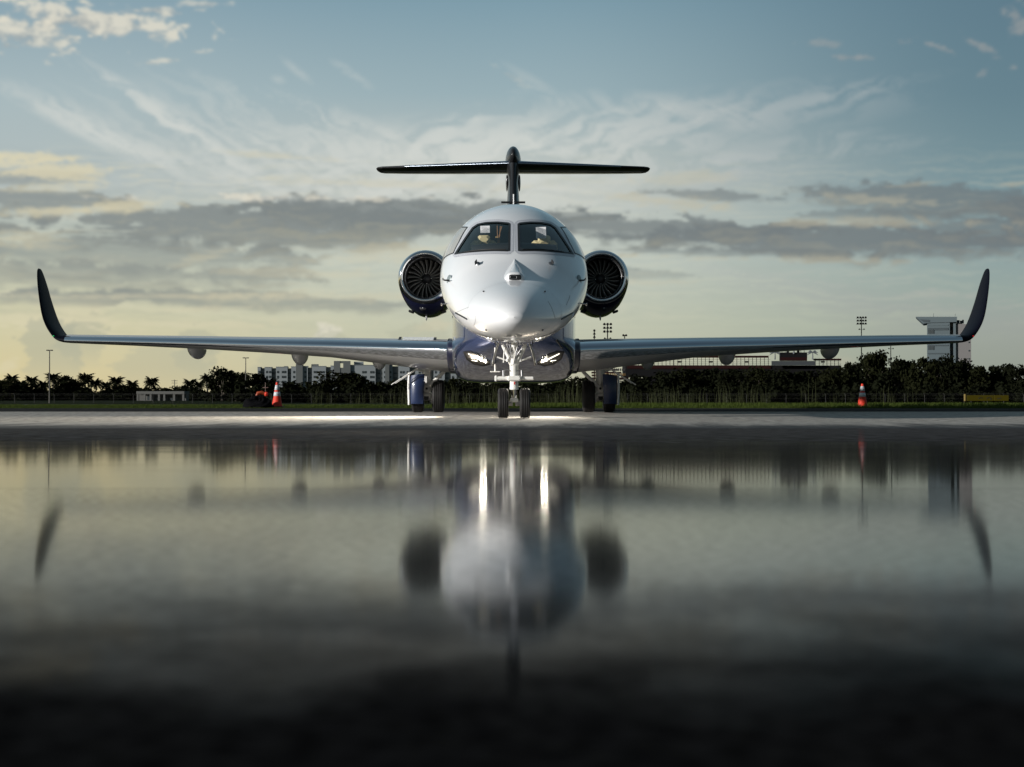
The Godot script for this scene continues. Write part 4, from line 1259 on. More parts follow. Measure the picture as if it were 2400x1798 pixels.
	for q in [[-0.43, 2.80, 0.14, 0.105, 5], [0.4, 2.75, 0.15, 0.17, 9]]:
		g = Geo.new()
		g.box(Vector3(q[0], q[1], -3.28), Vector3(q[2], q[3], 0.002), Basis(Vector3(0, 0, 1), 0.03))
		var pa := obj("notice_sheet", g, paper, jet)
		g = Geo.new()
		for i in q[4]: g.box(Vector3(q[0] + 0.01 * ((i * 7) % 3 - 1), q[1] + q[3] * (0.4 - 0.85 * (i + 0.5) / q[4]), -3.278), Vector3(q[2] * (0.55 + 0.1 * ((i * 5) % 3)), 0.004, 0.001))
		obj("print_lines", g, ink, pa).set_meta("kind", "stuff")
	g = Geo.new()
	for q in [[-0.255, -0.25], [-0.225, -0.2], [-0.24, -0.17]]:
		g.tube([Vector3(q[0], 2.5, -3.5), Vector3(q[0] + 0.01, 2.7, -3.5), Vector3(q[1], 2.9, -3.5)], 0.008, 6)
	obj("cord", g, mat("tan_cord", lin(0.3, 0.16, 0.07), 0.8), jet)
	g = Geo.new()
	g.box(Vector3(-0.255, 2.7, -3.47), Vector3(0.05, 0.028, 0.02), Basis(), 0.006)
	obj("cord_toggle", g, mat("toggle_tan", lin(0.45, 0.3, 0.12), 0.6), jet)
	# radome joint
	g = Geo.new()
	var ra := []
	var rb := []
	for k in 121:
		var a := TAU * k / 120.0
		for e in 2:
			var s0 := 1.17 - 0.42 * (1.0 - sin(a)) * 0.5 + (0.0025 if e else -0.0025)
			var C := hull.at(hull.c, s0)
			var hh := (hull.at(hull.t, s0) - C) if sin(a) > 0 else (C - hull.at(hull.b, s0))
			(rb if e else ra).append(Vector3((hull.at(hull.w, s0) + 0.0012) * cos(a), C + (hh + 0.0012) * sin(a), -s0))
	g.grid([ra, rb], false)
	obj("radome_joint", g, mat("joint_grey", lin(0.4, 0.4, 0.41), 0.5), jet)
	# camera fairing above the radome
	g = Geo.new()
	var ev := []
	for q in [[1.27, 0.085, 1.958, 0.6, 4.0], [1.29, 0.12, 1.985, 0.9, 3.4], [1.34, 0.145, 2.0, 1.0, 2.6], [1.45, 0.175, 2.035, 1.0, 1.8], [1.6, 0.19, 2.09, 1.0, 1.4], [1.8, 0.17, 2.155, 1.0, 1.25], [2.0, 0.1, 2.215, 1.0, 1.25], [2.12, 0.02, 2.255, 1.0, 1.6]]:
		var r := []
		var foot: float = hull.at(hull.t, q[0] as float) - 0.1
		for k in 32:
			var a := TAU * k / 32.0
			var e: float = 2.0 / q[4]
			var hh: float = q[2] - foot
			r.append(Vector3(0.008 + q[1] * signf(cos(a)) * pow(absf(cos(a)), e) * (1.0 + 0.45 * maxf(0.0, -sin(a))), foot + hh * signf(sin(a)) * pow(absf(sin(a)), e) * (1.0 if sin(a) > 0 else 0.6), -q[0]))
		ev.append(r)
	g.loft(ev)
	var evs := obj("camera_fairing", g, white, jet)
	g = Geo.new()
	var oval := PackedVector2Array()
	var oval2 := PackedVector2Array()
	for k in 40:
		var a := TAU * k / 40.0
		var v := Vector2(signf(cos(a)) * pow(absf(cos(a)), 0.45), signf(sin(a)) * pow(absf(sin(a)), 0.55))
		oval.append(Vector2(0.012, 1.918) + v * Vector2(0.083, 0.036))
		oval2.append(Vector2(-0.012, 1.918) + v * Vector2(0.045, 0.022))
	g.prism(oval, -1.275, -1.262)
	obj("camera_window", g, mat("camera_black", lin(0.006, 0.006, 0.008), 0.08), evs)
	g = Geo.new()
	var o1 := []
	for p in oval2: o1.append(Vector3(p.x, p.y, -1.2605))
	o1.append(o1[0])
	g.tube(o1, 0.0025, 5, false)
	obj("lens_rim", g, steel, evs)
	# probes and studs
	for s in [-1.0, 1.0]:
		var z := -hull.front(0.515, 2.177)
		g = Geo.new()
		g.lathe([Vector2(0.0, 0.012), Vector2(0.035, 0.01), Vector2(0.04, 0.0)], Vector3(s * 0.515, 2.177, z), Vector3(s * 0.35, 0.5, 0.8).normalized(), 16)
		var vane := obj("vane_sensor", g, steel, jet)
		g = Geo.new()
		g.box(Vector3(s * 0.535, 2.2, z + 0.05), Vector3(0.012, 0.05, 0.085), Basis(Vector3(0, 1, 0), s * 0.3) * Basis(Vector3(1, 0, 0), 0.5), 0.003)
		obj("vane", g, dark, vane)
		z = -hull.front(0.92, 1.972)
		g = Geo.new()
		g.lathe([Vector2(0.0, 0.008), Vector2(0.07, 0.007), Vector2(0.075, 0.0)], Vector3(s * 0.92, 1.972, z), Vector3(s * 0.88, 0.1, 0.45).normalized(), 20)
		var pr := obj("air_probe", g, mat("probe_plate", lin(0.25, 0.29, 0.3), 0.4, 0.3), jet)
		g = Geo.new()
		g.tube([Vector3(s * 0.92, 1.965, z), Vector3(s * 0.985, 1.965, z + 0.03), Vector3(s * 1.0, 1.97, z + 0.08), Vector3(s * 1.0, 1.98, z + 0.2)], [0.014, 0.011, 0.012, 0.006], 8)
		obj("probe_tube", g, dark, pr)
		for q in [[0.4, 1.71], [0.36, 1.178]]:
			z = -hull.front(q[0], q[1])
			g = Geo.new()
			g.tube([Vector3(s * q[0], q[1], z - 0.02), Vector3(s * q[0] * 1.02, q[1], z + 0.02)], 0.011, 8)
			obj("stud", g, dark, jet)
		z = -hull.front(0.955, 1.64)
		g = Geo.new()
		g.tube([Vector3(s * 0.95, 1.64, z), Vector3(s * 1.03, 1.63, z)], 0.01, 8)
		g.tube([Vector3(s * 1.03, 1.62, z - 0.03), Vector3(s * 1.03, 1.64, z + 0.1)], [0.014, 0.006], 8)
		obj("pitot_tube", g, steel, jet)
		# panel seams on the lower nose
		g = Geo.new()
		var seam := []
		for i in 12:
			var q := Vector2(s * lerpf(0.62, 0.8, i / 11.0), lerpf(1.34, 1.46, i / 11.0))
			seam.append(Vector3(q.x, q.y, -hull.front(q.x, q.y) + 0.001))
		g.tube(seam, 0.012, 6)
		obj("vent_slot", g, dark, jet)
	for q in [[Vector2(-0.8, 1.46), Vector2(-0.68, 1.48), Vector2(-0.6, 1.5)], [Vector2(-0.5, 1.37), Vector2(-0.49, 1.31), Vector2(-0.53, 1.25)], [Vector2(0.44, 1.56), Vector2(0.5, 1.45), Vector2(0.53, 1.34)], [Vector2(0.7, 1.55), Vector2(0.74, 1.62), Vector2(0.76, 1.7)]]:
		g = Geo.new()
		var line := []
		for i in 9:
			var t := i / 8.0
			var v: Vector2 = (q[0] as Vector2).lerp(q[1], t).lerp((q[1] as Vector2).lerp(q[2], t), t)
			line.append(Vector3(v.x, v.y, -hull.front(v.x, v.y)))
		g.tube(line, 0.004, 5)
		obj("panel_seam", g, M.joint_grey, jet)
	g = Geo.new()
	g.tube([Vector3(0.66, 1.2, -4.2), Vector3(0.74, 1.08, -4.2), Vector3(0.75, 1.06, -4.1)], [0.02, 0.015, 0.012], 8)
	obj("drain_tube", g, dark, jet)
	g = Geo.new()
	g.box(Vector3(0.0, 3.66, -8.0), Vector3(0.025, 0.66, 0.22), Basis(), 0.006)
	obj("blade_antenna", g, white, jet)
	# belly fairing with landing lights
	g = Geo.new()
	var br := []
	var x := 4.7
	while x < 14.61:
		br.append(belly.ring(x, 96))
		x += 0.1 if x < 8 else 0.4
	g.loft(br)
	var fair := obj("belly_fairing", g, navy_metal, jet)
	var lens := [Vector2(-.825, 1.058), Vector2(-.707, 1.06), Vector2(-.57, 1.01), Vector2(-.385, .90), Vector2(-.394, .855), Vector2(-.51, .827), Vector2(-.668, .855), Vector2(-.785, .933)]
	var bezel := mat("lamp_bezel", lin(0.07, 0.065, 0.06), 0.5, 0.0)
	var glow := mat("lamp_glow", Color(1, 1, 1), 0.3)
	glow.emission_enabled = true
	glow.emission = Color(1.0, 0.97, 0.88)
	glow.emission_energy_multiplier = 2.0
	var hot: StandardMaterial3D = glow.duplicate()
	hot.resource_name = "lamp_core"
	hot.emission_energy_multiplier = 650.0
	for k in 2:
		var p := ccw(lens) if k == 0 else mirrored(ccw(lens))
		var l := obj("landing_light", drape(belly, grow(p, -0.02), PackedVector2Array(), 0.004, 0.05, 0, 9.0), bezel, jet)
		obj("rim", drape(belly, p, grow(p, -0.02), 0.008, 0.05, 0, 9.0), dark, l)
		for q in [Vector2(-0.475, 0.893), Vector2(-0.535, 0.922)]:
			var c := Vector2(q.x if k == 0 else -q.x, q.y)
			var pg := Geo.new()
			pg.ellipsoid(Vector3(c.x, c.y, -belly.front(c.x, c.y, 9.0) + 0.03), Vector3(0.017, 0.013, 0.01), 12, 8)
			obj("lamp_core", pg, hot, l)
		for q in [[Vector2(-.745, 1.02), Vector2(-.455, .885), 0.013, 0.021], [Vector2(-.7, .918), Vector2(-.6, .905), 0.007, 0.01]]:
			var pts := []
			var rad := []
			for i in 9:
				var v: Vector2 = (q[0] as Vector2).lerp(q[1], i / 8.0)
				if k == 1: v.x = -v.x
				pts.append(Vector3(v.x, v.y, -belly.front(v.x, v.y, 9.0) + 0.008))
				rad.append(lerpf(q[2], q[3], i / 8.0) * (0.6 if i == 0 or i == 8 else 1.0))
			var tg := Geo.new()
			tg.tube(pts, rad, 10)
			obj("bulb", tg, glow, l)
		var sp := SpotLight3D.new()
		sp.name = "landing_light_beam"
		sp.light_color = Color(1.0, 0.96, 0.88)
		sp.light_energy = 210.0 if k == 0 else 20.0
		sp.light_size = 0.12
		sp.spot_angle = 42.0 if k == 0 else 28.0
		sp.spot_angle_attenuation = 1.0
		sp.spot_range = 120.0
		sp.spot_attenuation = 2.0
		sp.shadow_enabled = true
		var sx := -0.56 if k == 0 else 0.56
		sp.position = Vector3(sx, 0.92, -belly.front(sx, 0.92, 9.0) + 0.08)
		add_light(jet, sp, Vector3(-1.3, -0.12, 1.0) if k == 0 else Vector3(-0.1, -0.62, 1.0))
	for s in [-0.31, 0.31]:
		g = Geo.new()
		g.prism(PackedVector2Array([Vector2(s - 0.05, 0.0), Vector2(s + 0.05, 0.0), Vector2(s, 0.055)]), 0, 0.03)
		var o := obj("air_scoop", g, black, fair)
		o.position = Vector3(0, 0.9, -belly.front(s, 0.9, 9.0) - 0.01)
	g = Geo.new()
	g.box(Vector3(-0.32, 0.92, -4.9), Vector3(0.07, 0.16, 0.1), Basis(), 0.01)
	var ant := obj("belly_antenna", g, navy, jet)
	g = Geo.new()
	g.tube([Vector3(-0.3, 1.1, -4.9), Vector3(-0.3, 0.72, -4.9)], 0.014, 8); g.box(Vector3(-0.3, 0.715, -4.9), Vector3(0.16, 0.018, 0.06), Basis(), 0.005)
	obj("antenna_foot", g, gearw, ant)
	for s in [-1.0, 1.0]: build_wing(jet, s)
	build_engines(jet)
	build_tail(jet)
	build_gear(jet)

func add_light(parent: Node3D, l: Light3D, towards: Vector3) -> void:
	parent.add_child(l, true)
	l.basis = Basis.looking_at(towards.normalized(), Vector3.UP)

# ---------------------------------------------------------------- wing
const WST := [ # half span, s of leading edge, chord, height, up, down, trailing edge, slant of the span direction
	[0.9, 7.66, 4.9, 1.15, .26, .35, -.12, 0.0], [1.3, 7.9, 4.5, 1.165, .26, .34, -.12, 0.0], [2.4, 8.55, 3.6, 1.215, .24, .25, -.09, 0.03], [3.6, 9.25, 2.75, 1.27, .215, .16, -.06, 0.04], [5.0, 10.08, 2.38, 1.325, .2, .11, -.04, 0.045], [6.5, 10.97, 2.0, 1.39, .185, .08, -.02, 0.045], [8.2, 11.98, 1.65, 1.46, .168, .05, -.01, 0.045], [9.75, 12.9, 1.35, 1.525, .15, .035, 0, 0.05],
	[9.92, 13.0, 1.3, 1.55, .12, .035, 0, 0.3], [10.07, 13.12, 1.22, 1.634, .09, .03, 0, 0.62], [10.27, 13.3, 1.14, 1.856, .06, .03, 0, 0.95], [10.43, 13.5, 1.05, 2.12, .045, .03, 0, 1.1], [10.59, 13.79, 0.86, 2.497, .035, .028, 0, 1.2], [10.72, 14.05, 0.66, 2.88, .024, .02, 0, 1.26], [10.81, 14.3, 0.38, 3.16, .016, .014, 0, 1.3], [10.835, 14.45, 0.16, 3.235, .006, .006, 0, 1.32]]

func thick(x: float) -> float:
	return 2.969 * sqrt(x) - 1.26 * x - 3.516 * x * x + 2.843 * x * x * x - 1.036 * x * x * x * x

func wing_pt(st: Array, side: float, x: float, upper: bool) -> Vector3:
	var h: float = (st[4] if upper else -st[5]) * thick(x) + st[6] * x
	var u := Vector2(-sin(st[7] as float), cos(st[7] as float))
	return Vector3(side * (st[0] + u.x * h), st[3] + u.y * h, -(st[1] + x * st[2]))

func wing_at(xx: float) -> Array:   # interpolated station inboard of the winglet
	var i := 0
	while i < 6 and xx > WST[i + 1][0]: i += 1
	var t: float = (xx - WST[i][0]) / (WST[i + 1][0] - WST[i][0])
	var r := []
	for k in 8: r.append(lerpf(WST[i][k], WST[i + 1][k], t))
	return r

func build_wing(jet: Node3D, s: float) -> void:
	var xs := [0.07, 0.1, 0.15, 0.2, 0.28, 0.36, 0.45, 0.55, 0.65, 0.75, 0.85, 0.93, 1.0]
	var lo := [1.0, 0.9, 0.8, 0.65, 0.5, 0.38, 0.28, 0.2, 0.14, 0.09, 0.06, 0.035]
	var le := [[0.07, 1], [0.05, 1], [0.032, 1], [0.018, 1], [0.008, 1], [0.002, 1], [0.0, 1], [0.002, 0], [0.008, 0], [0.02, 0], [0.035, 0]]
	var main := []
	var edge := []
	var spans := []
	for i in 60: spans.append(0.9 + (9.75 - 0.9) * i / 59.0)
	for q in spans:
		var st := wing_at(q)
		var r := []
		for x in xs: r.append(wing_pt(st, s, x, true))
		for x in lo: r.append(wing_pt(st, s, x, false))
		main.append(r)
		if q > 1.16:
			r = []
			for x in le: r.append(wing_pt(st, s, x[0], x[1] == 1))
			edge.append(r)
	var g := Geo.new()
	g.grid(main, false)
	var wing := obj("wing", g, M.wing_grey, jet)
	g = Geo.new()
	g.grid(edge, false)
	obj("leading_edge", g, M.polished_metal, wing)
	# winglet
	var wl := []
	for i in range(7, WST.size()):
		var r := []
		var n := 14
		for k in n + 1: r.append(wing_pt(WST[i], s, pow(1.0 - k / float(n), 1.6), true))
		for k in range(1, n): r.append(wing_pt(WST[i], s, pow(k / float(n), 1.6), false))
		wl.append(r)
	# finer rows along the bend
	var fine := []
	for i in wl.size() - 1:
		for k in 4:
			var r := []
			for j in wl[i].size():
				var p0: Vector3 = wl[maxi(i - 1, 0)][j]
				var p3: Vector3 = wl[mini(i + 2, wl.size() - 1)][j]
				r.append((wl[i][j] as Vector3).cubic_interpolate(wl[i + 1][j], p0, p3, k / 4.0))
			fine.append(r)
	fine.append(wl[-1])
	g = Geo.new()
	g.loft(fine)
	obj("winglet", g, mat("winglet_navy", lin(0.002, 0.0023, 0.006), 0.55, 0.0, 0.15), wing)
	g = Geo.new()
	var st8: Array = WST[9]
	g.ellipsoid(wing_pt(st8, s, 0.0, true) + Vector3(-s * 0.02, 0.0, -0.02), Vector3(0.022, 0.018, 0.05), 10, 8)
	var nav := mat("nav_green" if s < 0 else "nav_red", Color(0.1, 0.6, 0.3) if s < 0 else Color(0.7, 0.05, 0.05), 0.2)
	nav.emission_enabled = true
	nav.emission = Color(0.1, 0.9, 0.5) if s < 0 else Color(1.0, 0.1, 0.1)
	nav.emission_energy_multiplier = 0.35
	obj("nav_light", g, nav, wing).set_meta("label", "green wingtip light" if s < 0 else "red wingtip light")
	# flap track fairings
	for q in [[2.77, 1.25, 0.14, 0.215], [4.46, 1.3, 0.16, 0.25], [6.82, 1.25, 0.17, 0.245]]:
		var st := wing_at(q[0])
		var te := wing_pt(st, s, 0.82, false)
		var rows := []
		for i in 15:
			var t := i / 14.0
			var f := sqrt(maxf(0.0004, 1.0 - pow(2.0 * t - 1.0, 2.0))) if t < 0.5 else pow(maxf(0.0004, 1.0 - pow(2.0 * t - 1.0, 2.0)), 0.8)
			var ring := []
			for k in 24:
				var a := TAU * k / 24.0
				ring.append(Vector3(te.x + q[2] * f * cos(a), te.y + 0.03 - 0.05 * t + q[3] * f * sin(a) * (1.0 if sin(a) < 0 else 0.7), te.z + q[1] * (0.5 - t)))
			rows.append(ring)
		g = Geo.new()
		g.loft(rows)
		obj("flap_fairing", g, M.white_paint, wing)
	# root glove
	var rg := []
	for q in [0.95, 1.1, 1.17, 1.205, 1.215]:
		var st := wing_at(q)
		var fat := 0.022 if q < 1.21 else 0.0
		st[1] -= 0.05 if q < 1.21 else -0.02
		st[4] += fat; st[5] += fat
		var r := []
		for k in 15: r.append(wing_pt(st, s, pow(1.0 - k / 14.0, 1.8), true))
		for k in range(1, 14): r.append(wing_pt(st, s, pow(k / 14.0, 1.8), false))
		rg.append(r)
	g = Geo.new()
	g.loft(rg)
	obj("root_glove", g, M.navy_paint, wing)
	if s < 0:
		g = Geo.new()
		for i in 8:
			var a := wing_pt(wing_at(1.52 + i * 0.075), s, 0.11, true)
			g.box(a + Vector3(0, 0.014, -0.03), Vector3(0.07, 0.012, 0.22), Basis(Vector3(1, 0, 0), 0.3), 0.002)
		var ws := obj("walkway_strip", g, M.gear_white, wing)
		ws.set_meta("kind", "stuff")
		g = Geo.new()
		for q in [1.46, 2.14]:
			var a := wing_pt(wing_at(q), s, 0.11, true)
			g.box(a + Vector3(0, 0.014, -0.03), Vector3(0.05, 0.013, 0.22), Basis(Vector3(1, 0, 0), 0.3), 0.002)
		obj("strip_end", g, M.black_rubber, ws)

# ---------------------------------------------------------------- engines
func build_engines(jet: Node3D) -> void:
	var blade_m := mat("fan_blade", lin(0.17, 0.165, 0.155), 0.35, 0.4)
	var bg := Geo.new()
	var rows := []
	for i in 7:
		var r := lerpf(0.1, 0.425, i / 6.0)
		var tw := lerpf(0.35, 0.8, i / 6.0)
		var c := lerpf(0.09, 0.115, i / 6.0)
		var sweep := 0.02 * sin(i / 6.0 * PI)
		var ring := []
		for k in [[-0.5, 0.0], [-0.2, 0.012], [0.2, 0.01], [0.5, 0.0], [0.2, -0.002], [-0.2, -0.002]]:
			var u: float = k[0] * c
			ring.append(Vector3(u * sin(tw) + k[1] * cos(tw) + sweep, r, u * -cos(tw) + k[1] * sin(tw)))
		rows.append(ring)
	bg.loft(rows)
	var blade := bg.mesh()
	for s in [-1.0, 1.0]:
		var at := Vector3(s * 1.915, 2.905, -12.8)
		var nac := []
		for q in [[0.155, 0.5915, 0.0, 0.0], [0.2, 0.596, 0.04, 0.0], [0.4, 0.605, 0.12, 0.0], [0.8, 0.61, 0.19, 0.0], [1.4, 0.61, 0.2, 0.0], [2.2, 0.6, 0.17, 0.0], [3.0, 0.54, 0.08, 0.0], [3.6, 0.44, 0.0, 0.0]]:
			var ring := []
			for k in 64:
				var a := TAU * k / 64.0
				var down := maxf(0.0, -sin(a))
				ring.append(at + Vector3(q[1] * cos(a) * (1.0 + 0.03 * down), q[1] * sin(a) - q[2] * down, -q[0]))
			nac.append(ring)
		var g := Geo.new()
		g.grid(nac, true)
		g.cap(nac[-1], Vector3(0, 0, -1))
		var e := obj("engine", g, M.navy_paint, jet)
		g = Geo.new()
		var prof := [Vector2(0.592, -0.16), Vector2(0.585, -0.11), Vector2(0.573, -0.06), Vector2(0.556, -0.02), Vector2(0.535, 0.012), Vector2(0.512, 0.025), Vector2(0.49, 0.018), Vector2(0.474, -0.005), Vector2(0.466, -0.04), Vector2(0.464, -0.09)]
		g.lathe(prof, at, Vector3(0, 0, 1), 72)
		obj("intake_lip", g, M.chrome, e)
		g = Geo.new()
		g.lathe([Vector2(0.464, -0.088), Vector2(0.452, -0.2), Vector2(0.445, -0.35), Vector2(0.44, -0.6), Vector2(0.44, -0.85), Vector2(0.0, -0.86)], at, Vector3(0, 0, 1), 64)
		obj("intake_duct", g, mat("duct_dark", lin(0.03, 0.029, 0.028), 0.45, 0.3), e)
		g = Geo.new()
		g.lathe([Vector2(0.445, -0.2), Vector2(0.438, -0.203), Vector2(0.438, -0.215), Vector2(0.446, -0.218)], at, Vector3(0, 0, 1), 64)
		obj("duct_seam", g, M.steel, e)
		for k in 22:
			var b := put_mesh("fan_blade", blade, blade_m, e)
			b.transform = Transform3D(Basis(Vector3(0, 0, 1), TAU * k / 22.0), at + Vector3(0, 0, -0.62))
		g = Geo.new()
		g.lathe([Vector2(0.0, -0.47), Vector2(0.03, -0.474), Vector2(0.07, -0.495), Vector2(0.105, -0.54), Vector2(0.12, -0.6), Vector2(0.12, -0.7)], at, Vector3(0, 0, 1), 32)
		var sp := obj("spinner", g, M.dark_metal, e)
		g = Geo.new()
		for k in 4:
			var a := TAU * k / 4.0 + 0.1
			g.ellipsoid(at + Vector3(cos(a) * 0.108, sin(a) * 0.11, -0.54), Vector3.ONE * 0.011, 8, 6)
		obj("spinner_bolts", g, M.gear_white, sp).set_meta("kind", "stuff")
		g = Geo.new()
		g.tube([at + Vector3(0.02 * s, -0.78, -0.9), at + Vector3(0.02 * s, -0.86, -0.9), at + Vector3(0.02 * s, -0.9, -0.9)], [0.016, 0.02, 0.008], 8)
		obj("drain_mast", g, M.steel, e)
		g = Geo.new()
		g.ellipsoid(at + Vector3(-s * -0.06, -0.66, -0.28), Vector3(0.075, 0.06, 0.03), 18, 10)
		var port := obj("access_port", g, M.dark_metal, e)
		g = Geo.new()
		g.ellipsoid(at + Vector3(-s * -0.06, -0.66, -0.25), Vector3(0.014, 0.02, 0.012), 8, 6)
		obj("port_stud", g, M.steel, port)
		for q in [-0.36, 0.36]:
			g = Geo.new()
			g.box(at + Vector3(q, -0.7, -0.95), Vector3(0.11, 0.05, 0.3), Basis(Vector3(0, 0, 1), q * 0.9), 0.01)
			obj("latch", g, M.black_rubber, e)
		g = Geo.new()
		var py := []
		for q in [[0.55, 0.12], [0.95, 0.14], [1.3, 0.2]]:
			var ring := []
			for k in 20:
				var a := TAU * k / 20.0
				ring.append(Vector3(s * (1.915 - q[0] + 0.1), 2.86 + q[1] * sin(a), -14.4 + 1.15 * cos(a)))
			py.append(ring)
		g.loft(py)
		obj("pylon", g, M.white_paint, e)

# ---------------------------------------------------------------- tail
func build_tail(jet: Node3D) -> void:
	var g := Geo.new()
	var rows := []
	for q in [[3.1, 13.9, 4.6, 0.24], [3.5, 14.6, 4.0, 0.21], [4.2, 15.5, 3.5, 0.185], [5.0, 16.3, 3.0, 0.16], [5.6, 16.85, 2.7, 0.13], [5.95, 17.05, 2.6, 0.15], [6.1, 17.1, 2.6, 0.17]]:
		var r := []
		for k in 24:
			var f := k / 23.0
			r.append(Vector3(q[3] * thick(f * f), q[0], -(q[1] + f * f * q[2])))
		for k in range(22, 0, -1):
			var f := k / 23.0
			r.append(Vector3(-q[3] * thick(f * f), q[0], -(q[1] + f * f * q[2])))
		rows.append(r)
	g.loft(rows)
	var fin := obj("vertical_fin", g, M.charcoal_paint, jet)
	g = Geo.new()
	g.ellipsoid(Vector3(0, 6.28, -18.3), Vector3(0.2, 0.36, 1.35), 28, 18)
	obj("bullet_fairing", g, M.charcoal_paint, fin)
	g = Geo.new()
	g.tube([Vector3(-0.29, 5.0, -16.3), Vector3(0.29, 5.0, -16.3)], 0.025, 8)
	obj("fin_rod", g, M.charcoal_paint, fin)
	for s in [-1.0, 1.0]:
		g = Geo.new()
		g.ellipsoid(Vector3(s * 0.16, 5.72, -18.0), Vector3(0.03, 0.2, 0.5), 12, 8)
		obj("hinge_cover", g, M.steel, fin)
		var ts := []
		for q in [[0.12, 17.35, 1.75, 6.13, .1, .085], [1.5, 18.05, 1.5, 6.195, .085, .07], [2.8, 18.7, 1.2, 6.255, .065, .055], [3.42, 19.0, 1.02, 6.285, .055, .045], [3.54, 19.08, .85, 6.29, .04, .035], [3.59, 19.2, .5, 6.292, .015, .015]]:
			var st := [q[0], q[1], q[2], q[3], q[4], q[5], 0.0, 0.0]
			var r := []
			for k in 15: r.append(wing_pt(st, s, pow(1.0 - k / 14.0, 1.7), true))
			for k in range(1, 14): r.append(wing_pt(st, s, pow(k / 14.0, 1.7), false))
			ts.append(r)
		g = Geo.new()
		g.loft(ts.slice(0, 4))
		var tp := obj("tailplane", g, M.charcoal_paint, jet)
		g = Geo.new()
		var edge := []
		for i in range(0, 3):
			var r := []
			for j in range(9, 17): r.append((ts[i][j] as Vector3) + Vector3(0, 0.002 if j < 14 else -0.001, 0.003))
			edge.append(r)
		g.grid(edge, false)
		obj("leading_edge", g, mat("tail_edge_metal", lin(0.26, 0.3, 0.35), 0.2, 1.0), tp)
		g = Geo.new()
		g.loft(ts.slice(3))
		obj("tip_cap", g, M.black_rubber, tp)

# ---------------------------------------------------------------- landing gear
func wheel(parent: Node3D, c: Vector3, r: float, w: float, out: float) -> void:
	var h := w / 2.0
	var p := [Vector2(r * 0.56, -h * 0.72), Vector2(r * 0.7, -h * 0.98), Vector2(r * 0.84, -h), Vector2(r * 0.94, -h * 0.88), Vector2(r * 0.985, -h * 0.7)]
	for q in [-0.5, -0.17, 0.17, 0.5]:
		var y: float = q * h
		p.append_array([Vector2(r, y - 0.012), Vector2(r, y - 0.005), Vector2(r - 0.009, y - 0.004), Vector2(r - 0.009, y + 0.004), Vector2(r, y + 0.005), Vector2(r, y + 0.012)])
	p.append_array([Vector2(r * 0.985, h * 0.7), Vector2(r * 0.94, h * 0.88), Vector2(r * 0.84, h), Vector2(r * 0.7, h * 0.98), Vector2(r * 0.56, h * 0.72)])
	var g := Geo.new()
	g.lathe(p, c, Vector3(1, 0, 0), 56)
	obj("tyre", g, M.tyre_rubber, parent)
	g = Geo.new()
	g.lathe([Vector2(0.02, -h * 0.5), Vector2(r * 0.3, -h * 0.5), Vector2(r * 0.5, -h * 0.62), Vector2(r * 0.58, -h * 0.72), Vector2(r * 0.56, 0), Vector2(r * 0.58, h * 0.72), Vector2(r * 0.5, h * 0.62), Vector2(r * 0.3, h * 0.5), Vector2(0.02, h * 0.5)], c, Vector3(1, 0, 0), 40)
	obj("rim", g, M.gear_white, parent)

